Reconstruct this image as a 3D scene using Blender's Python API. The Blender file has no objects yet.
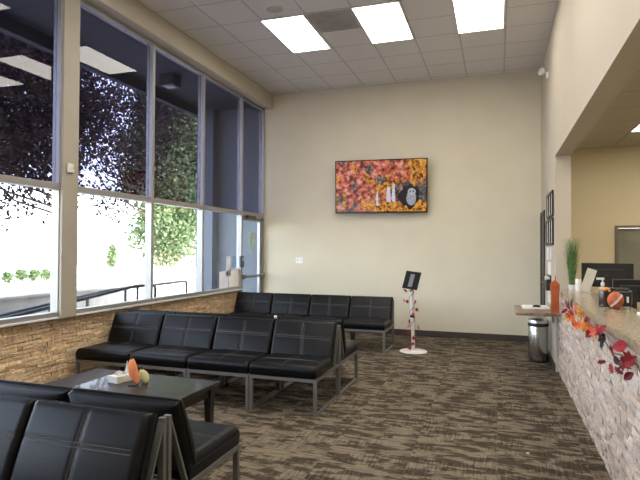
import bpy, bmesh, math, random
from mathutils import Vector, Matrix, Euler
R = math.radians
PI = math.pi
scn = bpy.context.scene
col = scn.collection
rnd = random.Random(7)

# ------------------------------------------------------------------ camera
cam_d = bpy.data.cameras.new('camera')
cam_d.sensor_width = 36.0
cam_d.lens = 36.0 * 535.9 / 640.0
cam_d.clip_start = 0.05
cam_d.clip_end = 400
cam = bpy.data.objects.new('camera', cam_d)
col.objects.link(cam)
cam.matrix_world = (Matrix.Translation((0, 0, 1.5)) @ Matrix.Rotation(R(18.314), 4, 'Z')
                    @ Matrix.Rotation(R(90 + 0.947), 4, 'X') @ Matrix.Rotation(R(0.3), 4, 'Z'))
scn.camera = cam

# ------------------------------------------------------------------ world, sun, exposure
w = bpy.data.worlds.new('sky'); scn.world = w; w.use_nodes = True
wn = w.node_tree.nodes; wl = w.node_tree.links
sky = wn.new('ShaderNodeTexSky'); sky.sky_type = 'NISHITA'; sky.sun_disc = False
sky.sun_elevation = R(48); sky.sun_rotation = R(60); sky.dust_density = 1.6; sky.air_density = 0.7; sky.ozone_density = 0.5
wn['Background'].inputs['Strength'].default_value = 2.3
hs = wn.new('ShaderNodeHueSaturation'); hs.inputs['Saturation'].default_value = 0.45   # thin bright haze
wl.new(sky.outputs[0], hs.inputs['Color']); wl.new(hs.outputs[0], wn['Background'].inputs['Color'])

sd = bpy.data.lights.new('sun', 'SUN'); sd.energy = 18; sd.angle = R(0.5); sd.color = (1, 0.95, 0.86)
so = bpy.data.objects.new('sun', sd); col.objects.link(so)
so.rotation_euler = Vector((-0.62, 0.30, -0.80)).to_track_quat('-Z', 'Y').to_euler()   # comes over the roof, from the right

scn.view_settings.view_transform = 'Standard'
scn.view_settings.look = 'None'
scn.view_settings.gamma = 1.0
scn.view_settings.use_curve_mapping = False
scn.view_settings.exposure = 0.0
PANEL = 12.0        # what the ceiling light diffusers give off

# ------------------------------------------------------------------ helpers
def new_mat(name):
    m = bpy.data.materials.new(name); m.use_nodes = True
    return m, m.node_tree.nodes, m.node_tree.links, m.node_tree.nodes['Principled BSDF']

def mat(name, c, rough=0.6, metal=0.0, var=0.06, scale=8.0, bump=0.0, bscale=60.0, coat=0.0, c2=None, spec=None, trans=0.0):
    m, n, l, b = new_mat(name)
    tc = n.new('ShaderNodeTexCoord')
    nz = n.new('ShaderNodeTexNoise'); nz.inputs['Scale'].default_value = scale; nz.inputs['Detail'].default_value = 5
    l.new(tc.outputs['Object'], nz.inputs['Vector'])
    rp = n.new('ShaderNodeValToRGB')
    a = tuple(max(0, v * (1 - var)) for v in c[:3]) + (1,)
    d = (tuple(c2[:3]) + (1,)) if c2 else tuple(min(1, v * (1 + var)) for v in c[:3]) + (1,)
    rp.color_ramp.elements[0].color = a; rp.color_ramp.elements[1].color = d
    rp.color_ramp.elements[0].position = 0.35; rp.color_ramp.elements[1].position = 0.65
    l.new(nz.outputs['Fac'], rp.inputs[0]); l.new(rp.outputs[0], b.inputs['Base Color'])
    b.inputs['Roughness'].default_value = rough; b.inputs['Metallic'].default_value = metal
    b.inputs['Coat Weight'].default_value = coat
    b.inputs['Transmission Weight'].default_value = trans
    if spec is not None: b.inputs['Specular IOR Level'].default_value = spec
    if bump:
        nb = n.new('ShaderNodeTexNoise'); nb.inputs['Scale'].default_value = bscale; nb.inputs['Detail'].default_value = 4
        l.new(tc.outputs['Object'], nb.inputs['Vector'])
        bp = n.new('ShaderNodeBump'); bp.inputs['Strength'].default_value = bump; bp.inputs['Distance'].default_value = 0.01
        l.new(nb.outputs['Fac'], bp.inputs['Height']); l.new(bp.outputs[0], b.inputs['Normal'])
    return m

def emit(name, c, s):
    m, n, l, b = new_mat(name)
    b.inputs['Base Color'].default_value = (0.8, 0.8, 0.8, 1)
    b.inputs['Emission Color'].default_value = tuple(c) + (1,)
    b.inputs['Emission Strength'].default_value = s
    return m

def glass(name, tint, refl=1.0):
    m, n, l, b = new_mat(name); n.remove(b)
    out = n['Material Output']
    tr = n.new('ShaderNodeBsdfTransparent'); tr.inputs[0].default_value = tuple(tint) + (1,)
    gl = n.new('ShaderNodeBsdfGlossy'); gl.inputs['Roughness'].default_value = 0.0; gl.inputs[0].default_value = (refl, refl, refl, 1)
    lw = n.new('ShaderNodeLayerWeight'); lw.inputs['Blend'].default_value = 0.5
    pw = n.new('ShaderNodeMath'); pw.operation = 'POWER'; pw.inputs[1].default_value = 5
    ma = n.new('ShaderNodeMath'); ma.operation = 'MULTIPLY_ADD'; ma.inputs[1].default_value = 0.95; ma.inputs[2].default_value = 0.030
    mx = n.new('ShaderNodeMixShader')
    l.new(lw.outputs['Facing'], pw.inputs[0]); l.new(pw.outputs[0], ma.inputs[0]); l.new(ma.outputs[0], mx.inputs[0])
    l.new(tr.outputs[0], mx.inputs[1]); l.new(gl.outputs[0], mx.inputs[2]); l.new(mx.outputs[0], out.inputs[0])
    return m

def attr_mat(name, rough=0.7, bump=0.4, bscale=40, gain=1.0, var=0.25, nscale=30, trans=False):
    """colour kept per stone or leaf in a colour attribute, broken up by noise"""
    m, n, l, b = new_mat(name)
    at = n.new('ShaderNodeAttribute'); at.attribute_name = 'tone'
    tc = n.new('ShaderNodeTexCoord')
    nz = n.new('ShaderNodeTexNoise'); nz.inputs['Scale'].default_value = nscale; nz.inputs['Detail'].default_value = 6
    l.new(tc.outputs['Object'], nz.inputs['Vector'])
    mr = n.new('ShaderNodeMapRange'); mr.inputs[1].default_value = 0.3; mr.inputs[2].default_value = 0.7
    mr.inputs[3].default_value = gain * (1 - var); mr.inputs[4].default_value = gain * (1 + var)
    l.new(nz.outputs['Fac'], mr.inputs[0])
    vm = n.new('ShaderNodeVectorMath'); vm.operation = 'SCALE'
    l.new(at.outputs['Color'], vm.inputs[0]); l.new(mr.outputs[0], vm.inputs['Scale'])
    l.new(vm.outputs[0], b.inputs['Base Color'])
    b.inputs['Roughness'].default_value = rough
    b.inputs['Specular IOR Level'].default_value = 0.3 if bump else 0.06
    if bump:
        nb = n.new('ShaderNodeTexNoise'); nb.inputs['Scale'].default_value = bscale; nb.inputs['Detail'].default_value = 6
        l.new(tc.outputs['Object'], nb.inputs['Vector'])
        bp = n.new('ShaderNodeBump'); bp.inputs['Strength'].default_value = bump; bp.inputs['Distance'].default_value = 0.02
        l.new(nb.outputs['Fac'], bp.inputs['Height']); l.new(bp.outputs[0], b.inputs['Normal'])
    if trans:
        out = n['Material Output']
        tl = n.new('ShaderNodeBsdfTranslucent'); l.new(vm.outputs[0], tl.inputs[0])
        mx = n.new('ShaderNodeMixShader'); mx.inputs[0].default_value = 0.35
        l.new(b.outputs[0], mx.inputs[1]); l.new(tl.outputs[0], mx.inputs[2]); l.new(mx.outputs[0], out.inputs[0])
    return m

def link(o, parent=None):
    col.objects.link(o)
    if parent is not None: o.parent = parent
    return o

def obj(name, bm, m, parent=None, smooth=False, loc=None, rot=None):
    me = bpy.data.meshes.new(name)
    bmesh.ops.recalc_face_normals(bm, faces=bm.faces) if not bm.faces.layers.int.get('keep') else None
    bm.to_mesh(me); bm.free()
    for x in (m if isinstance(m, (list, tuple)) else [m]): me.materials.append(x)
    if smooth:
        for p in me.polygons: p.use_smooth = True
        if smooth != 'full':
            try: me.set_sharp_from_angle(angle=R(40))
            except Exception: pass
    o = bpy.data.objects.new(name, me)
    link(o, parent)
    if loc: o.location = loc
    if rot: o.rotation_euler = rot
    return o

def tag(o, label=None, cat=None, group=None, kind=None):
    if label: o['label'] = label
    if cat: o['category'] = cat
    if group: o['group'] = group
    if kind: o['kind'] = kind
    return o

def thing(name, label, cat, loc=(0, 0, 0), rz=0, group=None):
    o = bpy.data.objects.new(name, None); o.empty_display_size = 0.1
    link(o); o.location = loc; o.rotation_euler = (0, 0, rz)
    return tag(o, label, cat, group)

def copy_tree(o, parent=None):
    c = o.copy(); col.objects.link(c)
    if parent is not None: c.parent = parent
    for ch in [x for x in all_children[o.name]] if o.name in all_children else list(o.children):
        copy_tree(ch, c)
    return c
all_children = {}

def NB(): return bmesh.new()

def box(bm, x0, x1, y0, y1, z0, z1, bev=0.0, seg=2, mi=0, M=None):
    r = bmesh.ops.create_cube(bm, size=1.0)
    vs = r['verts']
    for v in vs:
        v.co = Vector(((x0 + x1) / 2 + v.co.x * (x1 - x0), (y0 + y1) / 2 + v.co.y * (y1 - y0), (z0 + z1) / 2 + v.co.z * (z1 - z0)))
    fs = set(f for v in vs for f in v.link_faces)
    if bev > 0:
        es = list(set(e for v in vs for e in v.link_edges))
        rr = bmesh.ops.bevel(bm, geom=es, offset=bev, segments=seg, profile=0.5, affect='EDGES')
        vs = list(set(v for f in rr['faces'] for v in f.verts) | set(v for v in vs if v.is_valid))
    if M is not None:
        for v in vs:
            if v.is_valid: v.co = M @ v.co
    if mi:
        for v in vs:
            for f in v.link_faces: f.material_index = mi
    return vs

def bar(bm, p, q, wx, wy=None, up=(0, 0, 1), bev=0.0):
    """rectangular bar from p to q"""
    wy = wy or wx
    p = Vector(p); q = Vector(q); d = q - p; L = d.length
    z = d.normalized(); u = Vector(up)
    if abs(z.dot(u)) > 0.98: u = Vector((0, 1, 0))
    x = u.cross(z).normalized(); y = z.cross(x)
    M = Matrix(((x.x, y.x, z.x, p.x), (x.y, y.y, z.y, p.y), (x.z, y.z, z.z, p.z), (0, 0, 0, 1)))
    return box(bm, -wx / 2, wx / 2, -wy / 2, wy / 2, 0, L, bev=bev, M=M)

def lathe(bm, prof, seg=28, c=(0, 0, 0), cap=True, sx=1, sy=1):
    rings = []
    for r, z in prof:
        rings.append([bm.verts.new((c[0] + r * sx * math.cos(2 * PI * i / seg), c[1] + r * sy * math.sin(2 * PI * i / seg), c[2] + z)) for i in range(seg)])
    for a, b in zip(rings, rings[1:]):
        for i in range(seg):
            bm.faces.new((a[i], a[(i + 1) % seg], b[(i + 1) % seg], b[i]))
    if cap:
        bm.faces.new(list(reversed(rings[0]))); bm.faces.new(rings[-1])
    return rings

def tube(bm, pts, r, seg=10, taper=None):
    pts = [Vector(p) for p in pts]; rings = []
    for i, p in enumerate(pts):
        d = (pts[min(i + 1, len(pts) - 1)] - pts[max(i - 1, 0)]).normalized()
        u = Vector((0, 0, 1)) if abs(d.z) < 0.9 else Vector((1, 0, 0))
        x = u.cross(d).normalized(); y = d.cross(x)
        rr = r * (taper[i] if taper else 1)
        rings.append([bm.verts.new(p + x * rr * math.cos(2 * PI * k / seg) + y * rr * math.sin(2 * PI * k / seg)) for k in range(seg)])
    for a, b in zip(rings, rings[1:]):
        for i in range(seg): bm.faces.new((a[i], a[(i + 1) % seg], b[(i + 1) % seg], b[i]))
    bm.faces.new(list(reversed(rings[0]))); bm.faces.new(rings[-1])

def prism(bm, pts, axis_fn, d0, d1):
    """outline pts (a,b) put in space by axis_fn(a,b,d); d from d0 to d1"""
    lo = [bm.verts.new(axis_fn(a, b, d0)) for a, b in pts]
    hi = [bm.verts.new(axis_fn(a, b, d1)) for a, b in pts]
    bm.faces.new(lo); bm.faces.new(list(reversed(hi)))
    for i in range(len(pts)):
        j = (i + 1) % len(pts)
        bm.faces.new((lo[i], lo[j], hi[j], hi[i]))

def round_path(pts, r=0.06, n=5):
    pts = [Vector(p) for p in pts]; out = [pts[0]]
    for a, b, c in zip(pts, pts[1:], pts[2:]):
        u = (a - b).normalized(); v = (c - b).normalized()
        p0 = b + u * r; p2 = b + v * r
        for k in range(n + 1):
            t = k / n
            out.append(p0.lerp(b, t).lerp(b.lerp(p2, t), t))
    out.append(pts[-1]); return out

def struct(name, bm, m, parent=None, smooth=False):
    o = obj(name, bm, m, parent, smooth)
    if parent is None: o['kind'] = 'structure'
    return o

def cushion(wd, dp, th, edge=0.03, nx=40, ny=40, sag=0.0, groove=0.006, gx=(0.0,), gy=(0.5,), puff=0.01):
    """upholstered pad lying in XY (x centred, y 0..dp), top at z=th; stitched grooves at x in gx and y = f*dp in gy"""
    bm = NB(); top = []; bot = []
    gw = 0.010
    for j in range(ny + 1):
        rt = []; rb = []
        for i in range(nx + 1):
            # denser towards edges
            s = i / nx; t = j / ny
            s = 0.5 - 0.5 * math.cos(PI * s) * (0.25) - 0.75 * (0.5 - s); t = 0.5 - 0.5 * math.cos(PI * t) * 0.25 - 0.75 * (0.5 - t)
            x = (s - 0.5) * wd; y = t * dp
            e = min(x + wd / 2, wd / 2 - x, y, dp - y)
            ex = min(x + wd / 2, wd / 2 - x); ey = min(y, dp - y)
            def dr(q): return 0 if q >= edge else edge - math.sqrt(max(0, edge * edge - (edge - q) ** 2))
            z = th - math.hypot(dr(ex), dr(ey)) if max(dr(ex), dr(ey)) > 0 else th
            z = max(z, th * 0.30)
            g = 0
            for q in gx: g = max(g, math.exp(-((x - q) / gw) ** 2))
            for q in gy: g = max(g, math.exp(-((y - q * dp) / gw) ** 2))
            z -= groove * g * (1 if e > edge * 0.6 else e / (edge * 0.6))
            z += puff * max(0, (1 - (2 * x / wd) ** 2)) * max(0, (1 - (2 * y / dp - 1) ** 2))
            rt.append(bm.verts.new((x, y, z)))
            rb.append(bm.verts.new((x * 0.985, dp / 2 + (y - dp / 2) * 0.985, 0)) if (i in (0, nx) or j in (0, ny)) else None)
        top.append(rt); bot.append(rb)
    for j in range(ny):
        for i in range(nx):
            bm.faces.new((top[j][i], top[j][i + 1], top[j + 1][i + 1], top[j + 1][i]))
    rim = [(j, 0) for j in range(ny, 0, -1)] + [(0, i) for i in range(nx)] + [(j, nx) for j in range(ny)] + [(ny, i) for i in range(nx, 0, -1)]
    n = len(rim)
    for k in range(n):
        a = rim[k]; b = rim[(k + 1) % n]
        bm.faces.new((top[a[0]][a[1]], bot[a[0]][a[1]], bot[b[0]][b[1]], top[b[0]][b[1]]))
    bm.faces.new([bot[a][b] for a, b in rim])
    return bm

def height_at(wd, dp, th, x, y, edge, puff):
    return th + puff * max(0, (1 - (2 * x / wd) ** 2)) * max(0, (1 - (2 * y / dp - 1) ** 2))

# ------------------------------------------------------------------ materials
M = {}
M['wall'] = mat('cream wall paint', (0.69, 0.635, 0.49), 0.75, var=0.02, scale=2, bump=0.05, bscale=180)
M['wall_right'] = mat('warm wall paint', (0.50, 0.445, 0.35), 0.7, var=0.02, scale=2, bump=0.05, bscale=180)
M['wall_in'] = mat('yellow cream wall paint', (0.70, 0.60, 0.40), 0.75, var=0.02, scale=2, bump=0.05, bscale=180)
M['header'] = mat('header paint', (0.52, 0.475, 0.39), 0.75, var=0.02, scale=3)
M['pillar'] = mat('pillar paint', (0.40, 0.365, 0.30), 0.6, var=0.02, scale=3)
M['base'] = mat('dark baseboard', (0.055, 0.045, 0.038), 0.6, var=0.1)
M['alu'] = mat('window aluminium', (0.42, 0.42, 0.43), 0.38, 0.75, var=0.03)
M['alu_warm'] = mat('painted aluminium', (0.36, 0.355, 0.345), 0.42, 0.4, var=0.03)
M['sill'] = mat('sill metal', (0.82, 0.84, 0.88), 0.4, 0.2, var=0.03)
M['tint'] = glass('tinted glass', (0.42, 0.42, 0.50))
M['clear'] = glass('clear glass', (0.93, 0.95, 0.96))
M['leather'] = mat('black leather', (0.005, 0.005, 0.006), 0.36, var=0.2, scale=12, bump=0.12, bscale=150, spec=0.24)
M['thread'] = mat('grey thread', (0.085, 0.08, 0.078), 0.8, var=0.1)
M['steel'] = mat('grey steel', (0.20, 0.195, 0.19), 0.45, 0.5, var=0.05)
M['espresso'] = mat('espresso wood', (0.018, 0.012, 0.010), 0.42, var=0.3, scale=5, coat=0.25)
M['white'] = mat('white plastic', (0.75, 0.74, 0.72), 0.4, var=0.02)
M['offwhite'] = mat('white card', (0.68, 0.66, 0.62), 0.8, var=0.03)
M['paper'] = mat('white paper', (0.80, 0.79, 0.76), 0.85, var=0.02)
M['black'] = mat('black plastic', (0.012, 0.012, 0.013), 0.4, var=0.1)
M['blackgloss'] = mat('black gloss plastic', (0.01, 0.01, 0.011), 0.2, var=0.1)
M['stainless'] = mat('stainless steel', (0.52, 0.51, 0.49), 0.24, 1.0, var=0.03, scale=3)
M['orange'] = mat('orange paint', (0.42, 0.095, 0.028), 0.5, var=0.12, scale=14)
M['orange2'] = mat('salmon orange paint', (0.82, 0.27, 0.11), 0.6, var=0.1, scale=14)
M['lime'] = mat('pale lime paint', (0.62, 0.62, 0.30), 0.6, var=0.1, scale=20)
M['brown'] = mat('dark brown', (0.05, 0.03, 0.02), 0.6, var=0.2)
M['grass'] = mat('green blade', (0.07, 0.16, 0.035), 0.6, var=0.4, scale=20, c2=(0.16, 0.27, 0.07))
M['leafattr'] = attr_mat('autumn leaf', 0.6, 0.2, 60, var=0.25, nscale=40)
M['treeleaf'] = attr_mat('tree leaf', 0.6, 0.0, var=0.25, nscale=3, trans=True)
M['plumleaf'] = attr_mat('plum leaf', 0.7, 0.0, var=0.25, nscale=3)
M['bark'] = mat('bark', (0.07, 0.05, 0.04), 0.9, var=0.3, bump=0.5, bscale=12)
M['stoneL'] = attr_mat('ledger stone tan', 0.85, 0.6, 38, gain=1.3, var=0.22, nscale=26)
M['stoneR'] = attr_mat('ledger stone pale', 0.95, 0.4, 45, gain=0.95, var=0.18, nscale=34)
M['mortar'] = mat('dark backing', (0.13, 0.10, 0.07), 0.9, var=0.2)
M['mortarR'] = mat('grey backing', (0.20, 0.17, 0.15), 0.9, var=0.2)
M['granite'] = mat('polished stone counter', (0.25, 0.205, 0.14), 0.22, var=0.1, scale=28, c2=(0.35, 0.29, 0.20))
M['granite_edge'] = mat('counter edge stone', (0.22, 0.19, 0.15), 0.3, var=0.4, scale=25)
M['shelfstone'] = mat('brown shelf stone', (0.20, 0.13, 0.09), 0.3, var=0.4, scale=18)
M['diffuser'] = emit('light diffuser', (1.0, 0.93, 0.82), PANEL)
M['vent'] = mat('vent grey', (0.62, 0.58, 0.54), 0.6, var=0.08)
M['concrete'] = mat('pale concrete', (0.50, 0.48, 0.44), 0.9, var=0.08, scale=1.2)
M['lowwall'] = mat('grey concrete block', (0.30, 0.285, 0.265), 0.9, var=0.15, scale=2.5, bump=0.3, bscale=30)
M['rail'] = mat('dark rail paint', (0.05, 0.055, 0.065), 0.5, 0.3, var=0.1)
M['wing'] = mat('exterior blue grey wall', (0.13, 0.16, 0.205), 0.85, var=0.04, scale=2)
M['soffit'] = mat('exterior soffit', (0.06, 0.068, 0.085), 0.85, var=0.05, scale=1)
M['fence'] = mat('red brown fence', (0.42, 0.27, 0.20), 0.8, var=0.2)
M['door_dark'] = mat('dark door', (0.03, 0.024, 0.02), 0.45, var=0.2, scale=4)
M['cupclear'] = mat('clear plastic', (0.75, 0.78, 0.8), 0.1, var=0.01, trans=0.6)

# ceiling tiles
def ceiling_mat(name, ox, oy, base):
    m, n, l, b = new_mat(name)
    tc = n.new('ShaderNodeTexCoord'); sp = n.new('ShaderNodeSeparateXYZ'); l.new(tc.outputs['Object'], sp.inputs[0])
    ds = []
    for ax, o in ((0, ox), (1, oy)):
        a = n.new('ShaderNodeMath'); a.operation = 'SUBTRACT'; a.inputs[1].default_value = o; l.new(sp.outputs[ax], a.inputs[0])
        d = n.new('ShaderNodeMath'); d.operation = 'PINGPONG'; d.inputs[1].default_value = 0.597 / 2; l.new(a.outputs[0], d.inputs[0])
        ds.append(d)
    mn = n.new('ShaderNodeMath'); mn.operation = 'MINIMUM'; l.new(ds[0].outputs[0], mn.inputs[0]); l.new(ds[1].outputs[0], mn.inputs[1])
    mr = n.new('ShaderNodeMapRange'); mr.inputs[1].default_value = 0.009; mr.inputs[2].default_value = 0.013
    l.new(mn.outputs[0], mr.inputs[0])
    nz = n.new('ShaderNodeTexNoise'); nz.inputs['Scale'].default_value = 90; nz.inputs['Detail'].default_value = 3; l.new(tc.outputs['Object'], nz.inputs[0])
    r2 = n.new('ShaderNodeMapRange'); r2.inputs[1].default_value = 0.35; r2.inputs[2].default_value = 0.65; r2.inputs[3].default_value = 0.9; r2.inputs[4].default_value = 1.06
    l.new(nz.outputs['Fac'], r2.inputs[0])
    sc = n.new('ShaderNodeVectorMath'); sc.operation = 'SCALE'; sc.inputs[0].default_value = base; l.new(r2.outputs[0], sc.inputs['Scale'])
    mx = n.new('ShaderNodeMix'); mx.data_type = 'RGBA'
    mx.inputs[6].default_value = tuple(v * 0.72 for v in base) + (1,)
    l.new(sc.outputs[0], mx.inputs[7]); l.new(mr.outputs[0], mx.inputs[0]); l.new(mx.outputs[2], b.inputs['Base Color'])
    b.inputs['Roughness'].default_value = 0.9
    bp = n.new('ShaderNodeBump'); bp.inputs['Strength'].default_value = 0.5; bp.inputs['Distance'].default_value = 0.004
    l.new(mr.outputs[0], bp.inputs['Height']); l.new(bp.outputs[0], b.inputs['Normal'])
    return m
M['ceiling'] = ceiling_mat('ceiling tiles', -2.88, 7.46, (0.74, 0.72, 0.69))

# carpet
def carpet_mat():
    m, n, l, b = new_mat('patterned carpet tiles')
    tc = n.new('ShaderNodeTexCoord'); sp = n.new('ShaderNodeSeparateXYZ'); l.new(tc.outputs['Object'], sp.inputs[0])
    def math_(op, a, bb=None, v=None):
        x = n.new('ShaderNodeMath'); x.operation = op
        if hasattr(a, 'links'): l.new(a, x.inputs[0])
        else: x.inputs[0].default_value = a
        if bb is not None: l.new(bb, x.inputs[1])
        if v is not None: x.inputs[1].default_value = v
        return x.outputs[0]
    tx = math_('FLOOR', math_('DIVIDE', sp.outputs[0], v=0.6)); ty = math_('FLOOR', math_('DIVIDE', sp.outputs[1], v=0.6))
    cw = n.new('ShaderNodeCombineXYZ'); l.new(tx, cw.inputs[0]); l.new(ty, cw.inputs[1])
    wn_ = n.new('ShaderNodeTexWhiteNoise'); wn_.noise_dimensions = '2D'; l.new(cw.outputs[0], wn_.inputs['Vector'])
    # streaks along x, offset per tile
    off = math_('MULTIPLY', wn_.outputs['Value'], v=57.0)
    def streak(sx, sy, detail=3, rough=0.6):
        cx = n.new('ShaderNodeCombineXYZ')
        l.new(math_('MULTIPLY', sp.outputs[0], v=sx), cx.inputs[0]); l.new(math_('MULTIPLY', sp.outputs[1], v=sy), cx.inputs[1]); l.new(off, cx.inputs[2])
        q = n.new('ShaderNodeTexNoise'); q.inputs['Scale'].default_value = 1; q.inputs['Detail'].default_value = detail; q.inputs['Roughness'].default_value = rough
        l.new(cx.outputs[0], q.inputs['Vector']); return q.outputs['Fac']
    a = streak(4.6, 12.5, 3, 0.62)
    ra = n.new('ShaderNodeValToRGB'); ra.color_ramp.elements[0].position = 0.455; ra.color_ramp.elements[1].position = 0.54
    l.new(a, ra.inputs[0])
    c = streak(6, 75.0, 2)       # fine lines along x
    d = streak(75, 6, 2)         # fine lines along y
    sel = math_('GREATER_THAN', streak(2.6, 4.6, 1), v=0.50)
    fm = n.new('ShaderNodeMix'); fm.data_type = 'FLOAT'; l.new(sel, fm.inputs[0]); l.new(c, fm.inputs[2]); l.new(d, fm.inputs[3])
    rf = n.new('ShaderNodeMapRange'); rf.inputs[1].default_value = 0.38; rf.inputs[2].default_value = 0.62; l.new(fm.outputs[0], rf.inputs[0])
    s1 = math_('MULTIPLY', ra.outputs[0], v=0.60); s2 = math_('MULTIPLY', rf.outputs[0], v=0.40)
    t = math_('ADD', s1, s2)
    rp = n.new('ShaderNodeValToRGB'); e = rp.color_ramp.elements
    e[0].position = 0.1; e[0].color = (0.043, 0.033, 0.024, 1); e[1].position = 0.95; e[1].color = (0.21, 0.175, 0.128, 1)
    k = e.new(0.5); k.color = (0.095, 0.076, 0.054, 1)
    l.new(t, rp.inputs[0]); l.new(rp.outputs[0], b.inputs['Base Color'])
    b.inputs['Roughness'].default_value = 0.95; b.inputs['Specular IOR Level'].default_value = 0.1
    nb = n.new('ShaderNodeTexNoise'); nb.inputs['Scale'].default_value = 260; l.new(tc.outputs['Object'], nb.inputs['Vector'])
    bp = n.new('ShaderNodeBump'); bp.inputs['Strength'].default_value = 0.5; bp.inputs['Distance'].default_value = 0.004
    l.new(nb.outputs['Fac'], bp.inputs['Height']); l.new(bp.outputs[0], b.inputs['Normal'])
    return m
M['carpet'] = carpet_mat()

# ------------------------------------------------------------------ the room
XW, XR, YB, ZC = -4.281, 0.68, 9.40, 4.446
YF = -3.0
bm = NB(); box(bm, -4.40, 4.6, YF, YB + 0.15, -0.10, 0); struct('floor', bm, M['carpet'])
bm = NB(); box(bm, -4.45, XR, YF, YB, ZC, ZC + 0.12); struct('ceiling', bm, M['ceiling'])
bm = NB(); box(bm, -4.36, XR + 0.18, YB, YB + 0.15, 0, ZC + 0.3); struct('wall_back', bm, M['wall'])
bm = NB()
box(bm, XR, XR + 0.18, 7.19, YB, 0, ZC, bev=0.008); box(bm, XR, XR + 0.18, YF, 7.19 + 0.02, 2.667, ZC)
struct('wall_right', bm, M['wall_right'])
bm = NB(); box(bm, -4.45, 4.6, YF - 0.15, YF, 0, ZC + 0.3); struct('wall_front', bm, M['wall'])
# header over the windows
bm = NB(); box(bm, -4.40, -4.078, YF, YB, 4.172, ZC, bev=0.004); struct('wall_left_header', bm, M['header'])
bm = NB(); box(bm, -4.33, -4.20, 4.345, 4.56, 0.78, 4.172, bev=0.005); struct('wall_left_pillar', bm, M['pillar'])
bm = NB(); box(bm, -4.45, -4.29, YF, 4.46, 4.172, ZC + 0.3); box(bm, -4.45, -4.40, 4.46, YB + 0.2, 4.172, ZC + 0.3); struct('wall_left_fascia', bm, M['soffit'])

# stone facing
def ledger(bm, xf, sgn, y0, y1, z0, z1, tones, seed, hs=(0.035, 0.075), ls=(0.12, 0.42), pro=0.020):
    r = random.Random(seed); lay = bm.loops.layers.float_color.new('tone')
    z = z0
    while z < z1 - 0.004:
        h = min(r.uniform(*hs), z1 - z)
        if z1 - z - h < 0.02: h = z1 - z
        y = y0 - r.uniform(0, 0.2)
        while y < y1:
            L = r.uniform(*ls); a = max(y, y0); b_ = min(y + L, y1); y += L
            if b_ - a < 0.01: continue
            hh = h; zz = z
            split = r.random() < 0.25 and h > 0.055
            for (za, zb) in (((z, z + h * 0.5), (z + h * 0.5, z + h)) if split else ((z, z + h),)):
                p = r.uniform(0.004, pro)
                tone = r.choice(tones); k = r.uniform(0.86, 1.12); cc = (tone[0] * k, tone[1] * k, tone[2] * k, 1)
                g = 0.0015
                x_in = xf - sgn * 0.02; c = [(x_in, a + g, za + g), (x_in, b_ - g, za + g), (x_in, b_ - g, zb - g), (x_in, a + g, zb - g)]
                q = [Vector((xf + sgn * (p + r.uniform(-0.006, 0.006)), u + r.uniform(-.002, .002), v + r.uniform(-.002, .002))) for _, u, v in c]
                vi = [bm.verts.new(t) for t in c]; vo = [bm.verts.new(t) for t in q]
                # broken face: an off-centre ridge point
                m_ = sum(q, Vector()) / 4 + Vector((sgn * r.uniform(-0.002, 0.009), r.uniform(-.25, .25) * (b_ - a), 0)); vm_ = bm.verts.new(m_)
                fs = [bm.faces.new((vo[i], vo[(i + 1) % 4], vm_)) for i in range(4)]
                fs += [bm.faces.new((vi[i], vi[(i + 1) % 4], vo[(i + 1) % 4], vo[i])) for i in range(4)]
                for f in fs:
                    for lp in f.loops: lp[lay] = cc
        z += h

tan = [(0.50, 0.36, 0.22), (0.56, 0.42, 0.27), (0.46, 0.33, 0.20), (0.53, 0.39, 0.25), (0.50, 0.38, 0.26), (0.60, 0.46, 0.30)]
bm = NB(); box(bm, -4.42, -4.305, YF, 8.44, 0, 0.778); struct('wall_left', bm, M['mortar'])
bm = NB(); ledger(bm, -4.305, 1, 0.5, 8.44, 0.0, 0.775, tan, 3, hs=(0.016, 0.042), ls=(0.05, 0.26), pro=0.013); struct('wall_left_stone', bm, M['stoneL'])
pale = [(0.56, 0.46, 0.39), (0.62, 0.53, 0.46), (0.50, 0.41, 0.35), (0.58, 0.47, 0.38), (0.54, 0.47, 0.42), (0.47, 0.38, 0.31)]

# baseboards
bm = NB(); box(bm, -4.25, XR - 0.02, YB - 0.014, YB, 0, 0.10, bev=0.003); struct('baseboard_back', bm, M['base'])
bm = NB(); box(bm, XR - 0.014, XR, 7.2, 8.66, 0, 0.10, bev=0.003); struct('baseboard_right', bm, M['base'])

# windows
def frame_bars(bm, y0, y1, z0, z1, zt=None, wd=0.05, lo=None):
    X0, X1 = -4.33, -4.235
    box(bm, X0, X1, y0, y0 + wd / 2, z0, z1, bev=0.003); box(bm, X0, X1, y1 - wd / 2, y1, z0, z1, bev=0.003)
    box(bm, X0, X1, y0 + wd / 2, y1 - wd / 2, z1 - 0.04, z1, bev=0.003)
    if lo is None: box(bm, X0, X1, y0 + wd / 2, y1 - wd / 2, z0, z0 + 0.045, bev=0.003)
    if zt: box(bm, X0, X1 + 0.004, y0 + wd / 2, y1 - wd / 2, zt - 0.03, zt + 0.035, bev=0.003)
def window(k, y0, y1):
    r = bpy.data.objects.new('window_%d' % k, None); link(r); r['kind'] = 'structure'; r.location = (-4.281, (y0 + y1) / 2, 0.78)
    off = (4.281, -(y0 + y1) / 2, -0.78)
    bm = NB(); frame_bars(bm, y0, y1, 0.80, 4.172, 2.119); obj('window_frame', bm, M['alu_warm'], r, loc=off)
    bm = NB(); box(bm, -4.290, -4.284, y0 + 0.025, y1 - 0.025, 2.154, 4.132); obj('upper_pane', bm, M['tint'], r, loc=off)
    bm = NB(); box(bm, -4.290, -4.284, y0 + 0.025, y1 - 0.025, 0.845, 2.089); obj('lower_pane', bm, M['clear'], r, loc=off)
    bm = NB(); box(bm, -4.40, -4.222, y0, y1, 0.778, 0.80, bev=0.004); obj('window_sill', bm, M['sill'], r, loc=off)
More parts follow.
